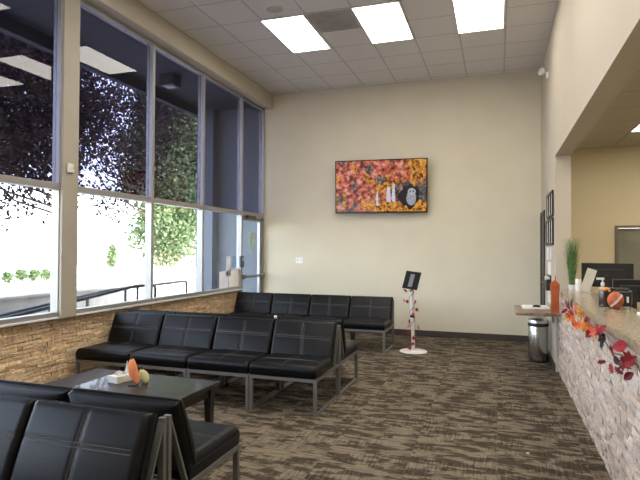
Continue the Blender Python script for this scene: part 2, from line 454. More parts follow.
bays = [(-0.66, 0.62), (0.62, 1.88), (1.88, 3.14), (3.14, 4.36), (4.545, 5.90), (5.90, 7.16), (7.16, 8.46)]
for k, (a, b) in enumerate(bays): window(k + 1, a, b)
bm = NB(); box(bm, -4.40, -4.25, YF, -0.66, 0.778, 4.172); struct('wall_left_end', bm, M['wall'])
# entrance bay: door below, pane above
r = bpy.data.objects.new('door_1', None); link(r); r['kind'] = 'structure'; r.location = (-4.281, 8.9, 0); off = (4.281, -8.9, 0)
bm = NB(); frame_bars(bm, 8.46, 9.385, 0.0, 4.172, 2.119, lo=1); obj('door_frame', bm, M['alu_warm'], r, loc=off)
bm = NB(); box(bm, -4.290, -4.284, 8.485, 9.36, 2.154, 4.132); obj('transom_pane', bm, M['tint'], r, loc=off)
bm = NB()
box(bm, -4.31, -4.262, 8.49, 8.55, 0.01, 2.08, bev=0.003); box(bm, -4.31, -4.262, 9.25, 9.35, 0.01, 2.08, bev=0.003)
box(bm, -4.31, -4.262, 8.55, 9.25, 2.0, 2.08, bev=0.003); box(bm, -4.31, -4.262, 8.55, 9.25, 0.01, 0.25, bev=0.003)
leaf = obj('door_leaf', bm, M['alu'], r, loc=off)
bm = NB(); box(bm, -4.289, -4.283, 8.55, 9.25, 0.25, 2.0); obj('glass_panel', bm, M['clear'], leaf)
bm = NB(); box(bm, -4.235, -4.205, 8.52, 9.36, 0.975, 1.02, bev=0.006); box(bm, -4.262, -4.20, 8.50, 8.56, 0.96, 1.035, bev=0.004); box(bm, -4.262, -4.20, 9.30, 9.36, 0.955, 1.04, bev=0.004)
obj('push_bar', bm, mat('dark alloy', (0.22, 0.21, 0.2), 0.4, 0.6), leaf)
bm = NB(); box(bm, -4.25, -4.19, 8.62, 8.95, 2.03, 2.09, bev=0.006); bar(bm, (-4.2, 8.9, 2.03), (-4.14, 9.15, 2.03), 0.02, 0.012); bar(bm, (-4.14, 9.15, 2.03), (-4.25, 9.3, 2.06), 0.02, 0.012)
obj('door_closer', bm, mat('closer metal', (0.10, 0.09, 0.08), 0.45, 0.5), r, loc=off)

# door in the right wall, near the corner
r = bpy.data.objects.new('door_2', None); link(r); r['kind'] = 'structure'; r.location = (XR, 9.0, 0); off = (-XR, -9.0, 0)
bm = NB(); box(bm, XR - 0.02, XR + 0.01, 8.68, 8.75, 0, 2.10, bev=0.004); box(bm, XR - 0.02, XR + 0.01, 9.31, 9.38, 0, 2.10, bev=0.004); box(bm, XR - 0.02, XR + 0.01, 8.75, 9.31, 2.03, 2.10, bev=0.004)
obj('door_frame', bm, M['door_dark'], r, loc=off)
bm = NB(); box(bm, XR - 0.006, XR + 0.01, 8.75, 9.31, 0.005, 2.03); lf = obj('door_leaf', bm, M['door_dark'], r, loc=off)
bm = NB(); tube(bm, [(XR - 0.006, 8.80, 1.0), (XR - 0.05, 8.80, 1.0), (XR - 0.055, 8.90, 1.0)], 0.009); obj('handle', bm, M['stainless'], lf, smooth=True)

# reception area behind the counter
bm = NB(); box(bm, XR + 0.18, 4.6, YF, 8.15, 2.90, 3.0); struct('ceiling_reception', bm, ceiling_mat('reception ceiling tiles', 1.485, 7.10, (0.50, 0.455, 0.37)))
bm = NB(); box(bm, XR + 0.18, 1.53, 8.15, 8.27, 0, 3.0); box(bm, 1.53, 3.2, 8.15, 8.27, 0, 1.06); box(bm, 1.53, 3.2, 8.15, 8.27, 1.82, 3.0); box(bm, 3.2, 4.6, 8.15, 8.27, 0, 3.0)
struct('wall_reception_back', bm, M['wall_in'])
bm = NB(); box(bm, 4.5, 4.6, YF, 8.15, 0, 3.0); struct('wall_reception_right', bm, M['wall_in'])
r = bpy.data.objects.new('window_9', None); link(r); r['kind'] = 'structure'; r.location = (2.3, 8.15, 1.06); off = (-2.3, -8.15, -1.06)
bm = NB(); box(bm, 1.51, 3.22, 8.125, 8.16, 1.80, 1.835); box(bm, 1.51, 3.22, 8.125, 8.16, 1.045, 1.08); box(bm, 1.51, 1.55, 8.125, 8.16, 1.08, 1.80); box(bm, 3.18, 3.22, 8.125, 8.16, 1.08, 1.80)
obj('window_frame', bm, mat('brown window trim', (0.16, 0.13, 0.09), 0.5), r, loc=off)
bm = NB(); box(bm, 1.55, 3.18, 8.19, 8.2, 1.08, 1.80); obj('frosted_pane', bm, mat('frosted grey green glass', (0.26, 0.25, 0.19), 0.25, var=0.15, scale=2), r, loc=off)

# ------------------------------------------------------------------ ceiling fixtures
def light_panel(name, x, y, z, label, group, w_=0.595, l_=1.19, m=None):
    t = thing(name, label, 'ceiling light', (x, y, z), 0, group)
    bm = NB(); e = 0.014
    box(bm, -w_ / 2, w_ / 2, -l_ / 2, -l_ / 2 + e, -0.012, 0.0); box(bm, -w_ / 2, w_ / 2, l_ / 2 - e, l_ / 2, -0.012, 0.0)
    box(bm, -w_ / 2, -w_ / 2 + e, -l_ / 2 + e, l_ / 2 - e, -0.012, 0.0); box(bm, w_ / 2 - e, w_ / 2, -l_ / 2 + e, l_ / 2 - e, -0.012, 0.0)
    obj('light_frame', bm, M['white'], t)
    bm = NB(); box(bm, -w_ / 2 + e, w_ / 2 - e, -l_ / 2 + e, l_ / 2 - e, -0.008, -0.001)
    obj('diffuser', bm, m or M['diffuser'], t)
    return t
cols_ = [(-2.61, 'nearest the windows, beside the grey vent'), (-1.40, 'in the middle of the three, right of the grey vent'), (-0.21, 'rightmost of the three, nearest the reception wall')]
for j, yc in enumerate((6.865, 4.43, 2.0, -0.4)):
    for i, (xc, s) in enumerate(cols_):
        if j == 0: lb = 'bright rectangular ceiling light, ' + s; gp = 'rectangular lights in the lobby ceiling'
        elif j == 1 and i == 0: lb = 'ceiling light overhead next to the windows, its corner mirrored top left in the glass'; gp = 'lobby ceiling lights above the frame'
        else: lb = 'lobby ceiling light outside the view, %s row from the back wall, %s' % (['', 'second', 'third', 'fourth'][j], ['by the windows', 'in the middle', 'by the reception'][i]); gp = 'lobby ceiling lights above the frame'
        light_panel('ceiling_light', xc, yc, ZC, lb, gp)
light_panel('ceiling_light', 1.775, 6.5, 2.90, 'bright ceiling light over the reception desk, seen at the right edge', None)
for yc in (3.6, 0.6):
    light_panel('ceiling_light', 1.775, yc, 2.90, 'reception ceiling light outside the view, %s' % ('above the middle of the desk' if yc > 2 else 'above the near end of the desk'), 'reception lights outside the view')
light_panel('ceiling_light', 3.4, 5.0, 2.90, 'ceiling light deep in the reception room, outside the view', 'reception lights outside the view')

t = thing('ceiling_vent', 'dark grey square air return vent between two ceiling lights', 'vent', (-2.01, 6.59, ZC))
bm = NB(); box(bm, -0.30, 0.30, -0.30, 0.30, -0.006, 0.0, bev=0.002); obj('vent_frame', bm, M['vent'], t)
bm = NB()
for i in range(11):
    y = -0.26 + i * 0.052
    bar(bm, (-0.275, y, -0.012), (0.275, y, -0.012), 0.004, 0.03, up=(0, 1, 0.5))
obj('louvre', bm, M['vent'], t)
t = thing('ceiling_speaker', 'round flush speaker grille in a ceiling tile above the windows side', 'speaker', (-2.60, 6.02, ZC))
bm = NB(); lathe(bm, [(0.115, 0), (0.115, -0.008), (0.10, -0.014), (0.098, -0.008)], 32, cap=False); obj('rim', bm, M['white'], t, smooth=True)
bm = NB(); lathe(bm, [(0.0985, -0.002), (0.0985, -0.010), (0.05, -0.013), (0.001, -0.014)], 32); obj('grille', bm, mat('speaker mesh', (0.50, 0.47, 0.43), 0.7), t, smooth=True)

# emergency light on the right wall
t = thing('emergency_light', 'small white spot lamp high on the right wall near the corner', 'wall light', (XR, 8.1, 3.96))
bm = NB(); box(bm, -0.03, 0, -0.06, 0.06, -0.07, 0.03, bev=0.008); obj('base', bm, M['white'], t)
bm = NB(); lathe(bm, [(0.02, 0), (0.045, 0.03), (0.055, 0.07), (0.05, 0.085)], 20); o = obj('lamp_head', bm, M['white'], t, smooth=True, loc=(-0.035, 0, 0.03), rot=(0, R(-80), R(35)))
bm = NB(); lathe(bm, [(0.048, 0.083), (0.03, 0.092), (0.002, 0.095)], 20); obj('lens', bm, M['cupclear'], o, smooth=True)

# ------------------------------------------------------------------ waiting chairs
CW, CD = 0.667, 0.74
def make_chair():
    t = thing('waiting_chair', None, 'chair')
    hw = CW / 2 - 0.004
    # seat pad: front edge at y=-0.37, frame on z 0.30-0.335
    sw, sdp, sth = CW - 0.016, 0.56, 0.112
    bm = cushion(sw, sdp, sth, edge=0.036, nx=44, ny=36, groove=0.007, gy=(0.40,), puff=0.010)
    seat = obj('seat', bm, M['leather'], t, smooth='full', loc=(0, -0.375, 0.335))
    bm = NB()
    def H(x, y): return height_at(sw, sdp, sth, x, y, 0.05, 0.010)
    for dx in (-0.010, 0.010):
        pts = [(dx, 0.03 + k * (sdp - 0.09) / 14, H(dx, 0.03 + k * (sdp - 0.09) / 14) - 0.0035) for k in range(15)]
        pts[0] = (dx, 0.022, H(dx, 0.022) - 0.012)
        tube(bm, pts, 0.0022, 5)
    for dy in (-0.010, 0.010):
        y = 0.40 * sdp + dy
        tube(bm, [(-sw / 2 + 0.04 + k * (sw - 0.08) / 14, y, H(-sw / 2 + 0.04 + k * (sw - 0.08) / 14, y) - 0.0035) for k in range(15)], 0.0022, 5)
    obj('stitching', bm, M['thread'], seat)
    # backrest: pad leaned back; pad local: x width, y up, z thickness to the front
    bw, bh, bth = CW - 0.014, 0.385, 0.108
    bm = cushion(bw, bh, bth, edge=0.026, nx=44, ny=30, groove=0.007, gy=(0.56,), puff=0.006)
    tilt = R(18)
    # local y (up the back) -> (0, sin, cos); local z (front) -> (0,-cos, sin)
    rot = Matrix(((1, 0, 0), (0, math.sin(tilt), -math.cos(tilt)), (0, math.cos(tilt), math.sin(tilt)))).to_euler()
    back = obj('backrest', bm, M['leather'], t, smooth='full', loc=(0, 0.188, 0.380), rot=rot)
    bm = NB()
    for dx in (-0.010, 0.010):
        tube(bm, [(dx, 0.035 + k * (bh - 0.07) / 14, height_at(bw, bh, bth, dx, 0.035 + k * (bh - 0.07) / 14, 0.045, 0.006) - 0.0035) for k in range(15)], 0.0022, 5)
    for dy in (-0.010, 0.010):
        y = 0.56 * bh + dy
        tube(bm, [(-bw / 2 + 0.04 + k * (bw - 0.08) / 14, y, height_at(bw, bh, bth, -bw / 2 + 0.04 + k * (bw - 0.08) / 14, y, 0.045, 0.006) - 0.0035) for k in range(15)], 0.0022, 5)
    obj('stitching', bm, M['thread'], back)
    # welt round the pads
    for nm_parent, (a, b_, c_) in ((back, (bw, bh, bth)), (seat, (sw, sdp, sth))):
        bm = NB(); e = 0.0015; z = c_ * 0.52
        pts = round_path([(-a / 2 - e, b_ / 2, z), (-a / 2 - e, -e, z), (a / 2 + e, -e, z), (a / 2 + e, b_ + e, z), (-a / 2 - e, b_ + e, z), (-a / 2 - e, b_ / 2 + 0.0001, z)], 0.012, 3)
        tube(bm, pts, 0.0035, 5); obj('piping', bm, M['leather'], nm_parent)
    for o in [back] + [c for c in bpy.data.objects if c.parent == back]:      # the pad thins towards its top edge
        for v in o.data.vertices: v.co.z *= 1 - 0.32 * max(0, v.co.y / bh) ** 2
    s = 0.032
    for sx in (-1, 1):
        x = sx * (hw - s / 2)
        bm = NB(); box(bm, x - s / 2, x + s / 2, -0.365, -0.365 + s * 0.8, 0.014, 0.30, bev=0.002); obj('front_leg', bm, M['steel'], t)
        bm = NB(); box(bm, x - s / 2, x + s / 2, 0.342, 0.367, 0.014, 0.715, bev=0.002); obj('rear_leg', bm, M['steel'], t)
        bm = NB(); box(bm, x - s / 2, x + s / 2, -0.365, 0.367, 0.0, 0.014, bev=0.002); obj('floor_runner', bm, M['steel'], t)
        bm = NB(); bar(bm, (x, 0.352, 0.705), (x, 0.19, 0.315), s, 0.012, up=(0, 1, 0.3)); obj('back_bracket', bm, M['steel'], t)
    bm = NB()
    box(bm, -hw, hw, -0.367, -0.335, 0.30, 0.334, bev=0.002)
    box(bm, -hw, hw, 0.16, 0.19, 0.30, 0.332, bev=0.002)
    for sx in (-1, 1):
        x = sx * (hw - s / 2); box(bm, x - s / 2, x + s / 2, -0.335, 0.342, 0.302, 0.332, bev=0.002)
    obj('seat_frame', bm, M['steel'], t)
    bm = NB(); box(bm, -hw + s, hw - s, 0.345, 0.364, 0.40, 0.425, bev=0.002); obj('rear_stretcher', bm, M['steel'], t)
    return t
proto = make_chair()
for o in list(bpy.data.objects):
    ch = [c for c in bpy.data.objects if c.parent == o]
    if ch: all_children[o.name] = ch
used = [False]
def place_chair(x, y, rz, label, group):
    if used[0]: c = copy_tree(proto)
    else: c = proto; used[0] = True
    c.location = (x, y, 0); c.rotation_euler = (0, 0, rz); c['label'] = label; c['group'] = group
    return c
XE = -1.525      # right end of the long rows
xs = [XE - CW * (k + 0.5) for k in range(4)]
ordr2 = ['at the open right end', 'second from the right end', 'third from the right end', 'at the window wall']
ordr = ['at the open right end', 'second from the right end', 'third from the right end', 'against the stone wall']
for k, x in enumerate(xs):
    place_chair(x, 4.905, 0, 'black chair facing the camera behind the coffee table, ' + ordr[k], 'middle row chairs facing the coffee table')
for k, x in enumerate(xs):
    place_chair(x, 5.665, PI, 'black chair turned to the back wall, behind the chair ' + ordr2[k], 'middle row chairs facing the back wall')
for k, x in enumerate(xs):
    lb = ['rightmost, nearest the white stand', 'second from the white stand', 'third from the white stand', 'leftmost, by the glass door'][k]
    place_chair(x, 7.96, 0, 'black chair in the rear row by the back wall, ' + lb, 'rear row chairs')
XF = -1.455
for k in range(2):
    place_chair(XF - CW * (k + 0.5), 1.79, 0, ['nearest black chair, backrest front seen up close at bottom left, right end of its row', 'nearest black chair cut by the left picture edge, beside the right end chair'][k], 'nearest row chairs facing the camera')
for k in range(2):
    place_chair(XF - CW * (k + 0.5), 2.54, PI, ['black chair facing away toward the coffee table, its seat showing at the row end', 'black chair facing away, only its backrest top showing at the left edge'][k], 'nearest row chairs facing the coffee table')

# ------------------------------------------------------------------ coffee table and what stands on it
t = thing('coffee_table', 'low dark espresso wood coffee table between the chair rows', 'table', (-2.73, 3.535, 0), R(-2))
bm = NB(); box(bm, -0.62, 0.62, -0.32, 0.32, 0.405, 0.44, bev=0.005); obj('tabletop', bm, M['espresso'], t)
bm = NB(); box(bm, -0.57, 0.57, -0.275, -0.255, 0.33, 0.405); box(bm, -0.57, 0.57, 0.255, 0.275, 0.33, 0.405); box(bm, -0.57, -0.55, -0.255, 0.255, 0.33, 0.405); box(bm, 0.55, 0.57, -0.255, 0.255, 0.33, 0.405)
obj('apron', bm, M['espresso'], t)
for sx in (-1, 1):
    for sy in (-1, 1):
        bm = NB(); vs = box(bm, -0.034, 0.034, -0.034, 0.034, 0, 0.405, bev=0.003)
        for v in bm.verts:
            f = 0.6 + 0.4 * min(1, v.co.z / 0.35)
            v.co.x = v.co.x * f + sx * 0.555; v.co.y = v.co.y * f + sy * 0.26
        obj('leg', bm, M['espresso'], t)

t = thing('tissue_box', 'flat white tissue box with a tissue pulled up, on the coffee table', 'tissue box', (-2.835, 3.585, 0.44), R(76)); t.scale = (0.88, 1, 1)
bm = NB(); box(bm, -0.115, 0.115, -0.055, 0.055, 0, 0.055, bev=0.004); obj('box', bm, M['offwhite'], t)
bm = NB()   # folded tissue: a wavy sheet with an upright curl
N1 = 16; g = []
for j in range(9):
    row = []
    for i in range(N1 + 1):
        u = i / N1; v = j / 8 - 0.5
        x = -0.075 + 0.15 * u; z = 0.056 + 0.022 * math.sin(u * 5) ** 2 + 0.075 * max(0, u - 0.5) / 0.5 * (1 - 2 * abs(v)) + 0.006 * math.sin(v * 14 + u * 7)
        x -= 0.03 * max(0, u - 0.8) / 0.2
        row.append(bm.verts.new((x, v * 0.055 * (1 - 0.3 * u) + 0.008 * math.sin(u * 9), z)))
    g.append(row)
for j in range(8):
    for i in range(N1): bm.faces.new((g[j][i], g[j][i + 1], g[j + 1][i + 1], g[j + 1][i]))
bmesh.ops.solidify(bm, geom=bm.faces[:], thickness=0.0015)
obj('tissue', bm, M['paper'], t, smooth='full')

t = thing('pumpkin_ornament', 'salmon orange curved pumpkin ornament with a brown stem, on the coffee table', 'ornament', (-2.665, 3.485, 0.44), R(25)); t.scale = (1.15, 1.15, 1.15)
def gourd(bm, rx, ry, rz_, ribs, c=(0, 0, 0), seg=40, n=16):
    rings = []
    for j in range(1, n):
        a = PI * j / n; ring = []
        for i in range(seg):
            p = 2 * PI * i / seg; k = 1 - 0.07 * abs(math.cos(p * ribs / 2)) ** 4
            ring.append(bm.verts.new((c[0] + rx * k * math.sin(a) * math.cos(p), c[1] + ry * k * math.sin(a) * math.sin(p), c[2] - rz_ * math.cos(a))))
        rings.append(ring)
    for a, b_ in zip(rings, rings[1:]):
        for i in range(seg): bm.faces.new((a[i], a[(i + 1) % seg], b_[(i + 1) % seg], b_[i]))
    bm.faces.new(list(reversed(rings[0]))); bm.faces.new(rings[-1])
bm = NB(); gourd(bm, 0.032, 0.020, 0.086, 7, (0, 0, 0.095)); 
for v in bm.verts:   # leaning crescent
    z = v.co.z - 0.095; v.co.x += 0.9 * z * z * 2 - 0.22 * z
obj('body', bm, M['orange2'], t, smooth='full')
bm = NB(); tube(bm, [(-0.008, 0, 0.175), (-0.012, 0, 0.195), (-0.020, 0, 0.222)], 0.006, 8, [1.2, 0.8, 1]); obj('stem', bm, M['bark'], t, smooth=True)
bm = NB(); box(bm, -0.03, 0.03, -0.025, 0.025, 0, 0.008, bev=0.002); obj('foot', bm, M['brown'], t)
t = thing('gourd_ornament', 'small pale lime round gourd ornament leaning beside the orange one', 'ornament', (-2.614, 3.55, 0.44), R(25)); t.scale = (1.1, 1.1, 1.1)
bm = NB(); gourd(bm, 0.036, 0.020, 0.050, 6, (0, 0, 0.054)); 
for v in bm.verts: v.co.x -= 0.25 * (v.co.z - 0.054)
obj('body', bm, M['lime'], t, smooth='full')
bm = NB(); tube(bm, [(-0.012, 0, 0.100), (-0.016, 0, 0.125)], 0.005, 8); obj('stem', bm, M['bark'], t, smooth=True)
bm = NB(); box(bm, -0.015, 0.03, -0.02, 0.02, 0, 0.006, bev=0.002); obj('foot', bm, M['brown'], t)

bm = NB(); r_ = random.Random(4)
bmesh.ops.create_icosphere(bm, subdivisions=2, radius=0.016)
for v in bm.verts: v.co = v.co * r_.uniform(0.6, 1.25); v.co.z = v.co.z * 1.2 + 0.016
tag(obj('paper_scrap', bm, M['paper'], None, loc=(XE - CW, 5.165, 0.772)), 'tiny white paper scrap stuck between two backrests of the middle row', 'paper scrap')

# ------------------------------------------------------------------ television
t = thing('television', 'large wall-mounted flat television showing red autumn trees with an owl', 'television', (-1.955, 9.27, 2.607)); t.rotation_euler = (R(4), R(0.55), 0)
W2, H2 = 0.822, 0.468
bm = NB(); box(bm, -W2, W2, -0.022, 0.022, -H2, H2, bev=0.006); obj('housing', bm, M['blackgloss'], t)
def tv_mat():
    m, n, l, b = new_mat('autumn picture on screen'); n.remove(b)
    tc = n.new('ShaderNodeTexCoord'); mp = n.new('ShaderNodeMapping'); l.new(tc.outputs['Object'], mp.inputs[0])
    def noise(sc, det=4, off=0):
        q = n.new('ShaderNodeTexNoise'); q.inputs['Scale'].default_value = sc; q.inputs['Detail'].default_value = det
        mm = n.new('ShaderNodeMapping'); mm.inputs['Location'].default_value = (off, 0, off); l.new(tc.outputs['Object'], mm.inputs[0]); l.new(mm.outputs[0], q.inputs['Vector']); return q
    def ramp(src, stops):
        q = n.new('ShaderNodeValToRGB'); e = q.color_ramp.elements
        e[0].position, e[0].color = stops[0][0], stops[0][1] + (1,); e[1].position, e[1].color = stops[-1][0], stops[-1][1] + (1,)
        for p, c in stops[1:-1]: k = e.new(p); k.color = c + (1,)
        l.new(src, q.inputs[0]); return q
    a = ramp(noise(15, 8).outputs['Fac'], [(0.36, (0.06, 0.035, 0.035)), (0.43, (0.30, 0.07, 0.05)), (0.50, (0.62, 0.12, 0.06)), (0.58, (0.78, 0.22, 0.12)), (0.66, (0.66, 0.46, 0.44))])
    y_ = ramp(noise(22, 7, 5).outputs['Fac'], [(0.38, (0.08, 0.04, 0.02)), (0.5, (0.62, 0.22, 0.03)), (0.62, (0.85, 0.42, 0.08))])
    g_ = ramp(noise(20, 6, 9).outputs['Fac'], [(0.40, (0.035, 0.035, 0.04)), (0.55, (0.12, 0.10, 0.10)), (0.68, (0.32, 0.27, 0.25))])
    sp = n.new('ShaderNodeSeparateXYZ'); l.new(tc.outputs['Object'], sp.inputs[0])
    nz = noise(4, 3, 3)
    def sm(src, a0, a1):
        ad = n.new('ShaderNodeMath'); ad.operation = 'MULTIPLY_ADD'; ad.inputs[1].default_value = 0.5; l.new(nz.outputs['Fac'], ad.inputs[0]); l.new(src, ad.inputs[2])
        q = n.new('ShaderNodeMapRange'); q.inputs[1].default_value = a0 + 0.25; q.inputs[2].default_value = a1 + 0.25; l.new(ad.outputs[0], q.inputs[0]); return q.outputs[0]
    def mix(f, c1, c2):
        q = n.new('ShaderNodeMix'); q.data_type = 'RGBA'; l.new(f, q.inputs[0]); l.new(c1, q.inputs[6]); l.new(c2, q.inputs[7]); return q.outputs[2]
    q1 = n.new('ShaderNodeMapRange'); q1.inputs[1].default_value = 0.53; q1.inputs[2].default_value = 0.60; l.new(noise(3.2, 4, 12).outputs['Fac'], q1.inputs[0])
    q2 = n.new('ShaderNodeMapRange'); q2.inputs[1].default_value = 0.55; q2.inputs[2].default_value = 0.62; l.new(noise(5.0, 5, 31).outputs['Fac'], q2.inputs[0])
    class _o: pass
    r1 = mix(q1.outputs[0], a.outputs[0], y_.outputs[0]); r2 = mix(q2.outputs[0], r1, g_.outputs[0]); a = _o(); a.outputs = [r2]
    c = mix(sm(sp.outputs[0], 0.30, 0.42), a.outputs[0], g_.outputs[0])          # greyish trunk side on the right
    up = sm(sp.outputs[2], 0.02, 0.12)
    c = mix(up, c, mix(sm(sp.outputs[0], 0.52, 0.60), a.outputs[0], y_.outputs[0]))
    ng = n.new('ShaderNodeMath'); ng.operation = 'MULTIPLY'; ng.inputs[1].default_value = -1; l.new(sp.outputs[2], ng.inputs[0])
    low = n.new('ShaderNodeMath'); low.operation = 'MULTIPLY'; l.new(sm(ng.outputs[0], 0.26, 0.32), low.inputs[0]); l.new(sm(sp.outputs[0], -0.35, -0.2), low.inputs[1])
    c = mix(low.outputs[0], c, y_.outputs[0])
    em = n.new('ShaderNodeEmission'); em.inputs['Strength'].default_value = 0.8; l.new(c, em.inputs[0])
    gl = n.new('ShaderNodeBsdfGlossy'); gl.inputs['Roughness'].default_value = 0.15; gl.inputs[0].default_value = (0.04, 0.04, 0.04, 1)
    ad = n.new('ShaderNodeAddShader'); l.new(em.outputs[0], ad.inputs[0]); l.new(gl.outputs[0], ad.inputs[1]); l.new(ad.outputs[0], n['Material Output'].inputs[0])
    return m
bm = NB(); box(bm, -W2 + 0.018, W2 - 0.018, -0.0245, -0.021, -H2 + 0.026, H2 - 0.018); scr = obj('screen', bm, tv_mat(), t)
def flat(name, pts, c, s, d, par):
    bm = NB(); prism(bm, pts, lambda a, b_, q: Vector((a, q, b_)), -0.0246 - d, -0.0250 - d)
    m, n, l, b = new_mat(name + ' on screen'); b.inputs['Base Color'].default_value = (0, 0, 0, 1); b.inputs['Roughness'].default_value = 0.3
    tc = n.new('ShaderNodeTexCoord'); nz = n.new('ShaderNodeTexNoise'); nz.inputs['Scale'].default_value = 45; l.new(tc.outputs['Object'], nz.inputs[0])
    rp = n.new('ShaderNodeValToRGB'); rp.color_ramp.elements[0].position = 0.38; rp.color_ramp.elements[1].position = 0.62
    rp.color_ramp.elements[0].color = tuple(v * 0.55 for v in c) + (1,); rp.color_ramp.elements[1].color = tuple(c) + (1,)
    l.new(nz.outputs['Fac'], rp.inputs[0]); l.new(rp.outputs[0], b.inputs['Emission Color']); b.inputs['Emission Strength'].default_value = s
    return obj(name, bm, m, par)
def ell(cx, cy, rx, ry, n=28, wob=0.0, seed=1):
    q = random.Random(seed); return [(cx + rx * (1 + q.uniform(-wob, wob)) * math.cos(2 * PI * i / n), cy + ry * (1 + q.uniform(-wob, wob)) * math.sin(2 * PI * i / n)) for i in range(n)]
for i, (x0, x1, z0, z1) in enumerate([(-0.07, -0.03, -0.33, -0.10), (0.115, 0.19, -0.27, -0.02), (0.215, 0.27, -0.27, 0.03)]):
    flat('waterfall_picture', [(x0, z0), (x1, z0 - 0.01), (x1 - 0.006, (z0 + z1) / 2), (x1 - 0.012, z1), (x0 + 0.012, z1 + 0.01), (x0 - 0.004, (z0 + z1) / 2)], (0.75, 0.78, 0.85), 0.9, 0, scr)
flat('hollow_picture', ell(0.50, -0.17, 0.17, 0.20, n=20, wob=0.28, seed=5), (0.012, 0.010, 0.012), 0.8, 0, scr)
flat('owl_body_picture', ell(0.545, -0.215, 0.085, 0.125, wob=0.04), (0.42, 0.42, 0.50), 0.9, 0.0006, scr)
flat('owl_head_picture', ell(0.555, -0.105, 0.070, 0.062, wob=0.03), (0.55, 0.54, 0.58), 0.9, 0.0012, scr)
for dx in (-0.026, 0.026): flat('owl_eye_picture', ell(0.555 + dx, -0.10, 0.012, 0.012, 12), (0.02, 0.015, 0.01), 0.5, 0.0018, scr)
bm = NB(); box(bm, -0.25, 0.25, 0.022, 0.045, -0.2, 0.2, bev=0.005); box(bm, -0.12, 0.12, 0.045, 0.10, -0.12, 0.12, bev=0.005); obj('wall_mount', bm, M['black'], t)
bm = NB(); tube(bm, round_path([(-0.43, 0.03, -H2 + 0.02), (-0.435, 0.03, -H2 - 0.10), (-0.40, 0.04, -H2 - 0.16), (-0.385, 0.04, -H2 - 0.08), (-0.395, 0.05, -H2 + 0.02)], 0.03), 0.004, 6); obj('cable', bm, M['offwhite'], t, smooth=True)

t = thing('light_switch', 'small white switch plate on the back wall left of the television', 'switch', (-3.51, YB, 1.285))
bm = NB(); box(bm, -0.075, 0.075, -0.008, 0, -0.055, 0.055, bev=0.003); obj('plate', bm, mat('bright white plastic', (0.92, 0.91, 0.9), 0.4), t)
for dx in (-0.035, 0.035):
    bm = NB(); box(bm, dx - 0.013, dx + 0.013, -0.013, -0.007, -0.03, 0.03, bev=0.002); obj('rocker', bm, M['white'], t)

# ------------------------------------------------------------------ tablet stand
t = thing('tablet_stand', 'white floor stand holding a black tablet, wound with red garland, by the back wall', 'stand', (-1.17, 7.93, 0))
bm = NB(); lathe(bm, [(0.20, 0), (0.20, 0.008), (0.19, 0.014), (0.04, 0.022), (0.03, 0.03)], 40); obj('base', bm, M['white'], t, smooth=True)
bm = NB(); tube(bm, [(0.0, 0, 0.02), (-0.018, 0, 0.5), (-0.035, 0, 1.02)], 0.026, 16); obj('pole', bm, M['white'], t, smooth=True)
bm = NB(); lathe(bm, [(0.032, 0), (0.034, 0.01), (0.034, 0.03), (0.032, 0.04)], 16); obj('collar', bm, M['black'], t, smooth=True, loc=(-0.018, 0, 0.50))
rot = (R(38), R(6), R(8))
bm = NB(); box(bm, -0.115, 0.115, -0.14, 0.14, -0.008, 0.008, bev=0.005); tb = obj('tablet', bm, mat('matte black plastic', (0.01, 0.01, 0.011), 0.75, spec=0.2), t, loc=(-0.025, -0.02, 1.045), rot=(R(64), R(6), R(-10)))
bm = NB(); box(bm, -0.032, 0.032, -0.11, 0.09, 0.008, 0.020, bev=0.004); box(bm, -0.03, 0.03, -0.07, 0.07, -0.03, -0.008, bev=0.004); obj('tablet_bracket', bm, mat('bracket grey', (0.16, 0.16, 0.165), 0.6), tb)

def leaf_outline(kind, s):
    if kind == 'maple':
        a = [(0, -1.0), (0.10, -0.45), (0.55, -0.62), (0.48, -0.30), (0.98, -0.12), (0.62, 0.10), (0.72, 0.48), (0.34, 0.36), (0.22, 0.62), (0, 1.0)]
    elif kind == 'oak':
        a = [(0, -1.0), (0.08, -0.62), (0.40, -0.60), (0.20, -0.34), (0.52, -0.18), (0.24, 0.02), (0.56, 0.30), (0.26, 0.42), (0.34, 0.74), (0, 1.0)]
    else:
        a = [(0, -1.0), (0.30, -0.75), (0.52, -0.35), (0.55, 0.0), (0.42, 0.42), (0.20, 0.75), (0.08, 0.9), (0.03, 0.96), (0.01, 0.98), (0, 1.0)]
    pts = a + [(-x, y) for x, y in reversed(a[1:-1])]
    return [(x * s, y * s) for x, y in pts]
def leaf_mesh(kind, s, cvec, seed):
    q = random.Random(seed); bm = NB(); lay = bm.loops.layers.float_color.new('tone')
    o_ = leaf_outline(kind, s); c1, c2 = q.uniform(-.5, .5), q.uniform(0.2, 0.9)
    def zf(x, y): return c2 * (x * x) / s * 0.6 + c1 * y * y / s * 0.6 + 0.12 * abs(x)
    n_ = len(o_)
    for dz, sg in ((0, 1), (-0.0012, -1)):
        cen = [bm.verts.new((0, -s + 2 * s * k / 6, zf(0, -s + 2 * s * k / 6) + dz)) for k in range(0, 7)]
        vs = [bm.verts.new((x, y, zf(x, y) + dz)) for x, y in o_]
        def nearest(y): return cen[max(0, min(6, round((y + s) / (2 * s) * 6)))]
        for i in range(n_):
            j = (i + 1) % n_; a, b_ = vs[i], vs[j]; ca, cb = nearest(o_[i][1]), nearest(o_[j][1])
            try:
                if ca is cb: bm.faces.new((a, b_, ca))
                else: bm.faces.new((a, b_, cb, ca))
            except Exception: pass
    k = q.uniform(0.8, 1.15)
    for f in bm.faces:
        for lp in f.loops: lp[lay] = (cvec[0] * k, cvec[1] * k, cvec[2] * k, 1)
    bm.faces.layers.int.new('keep')
    return bm
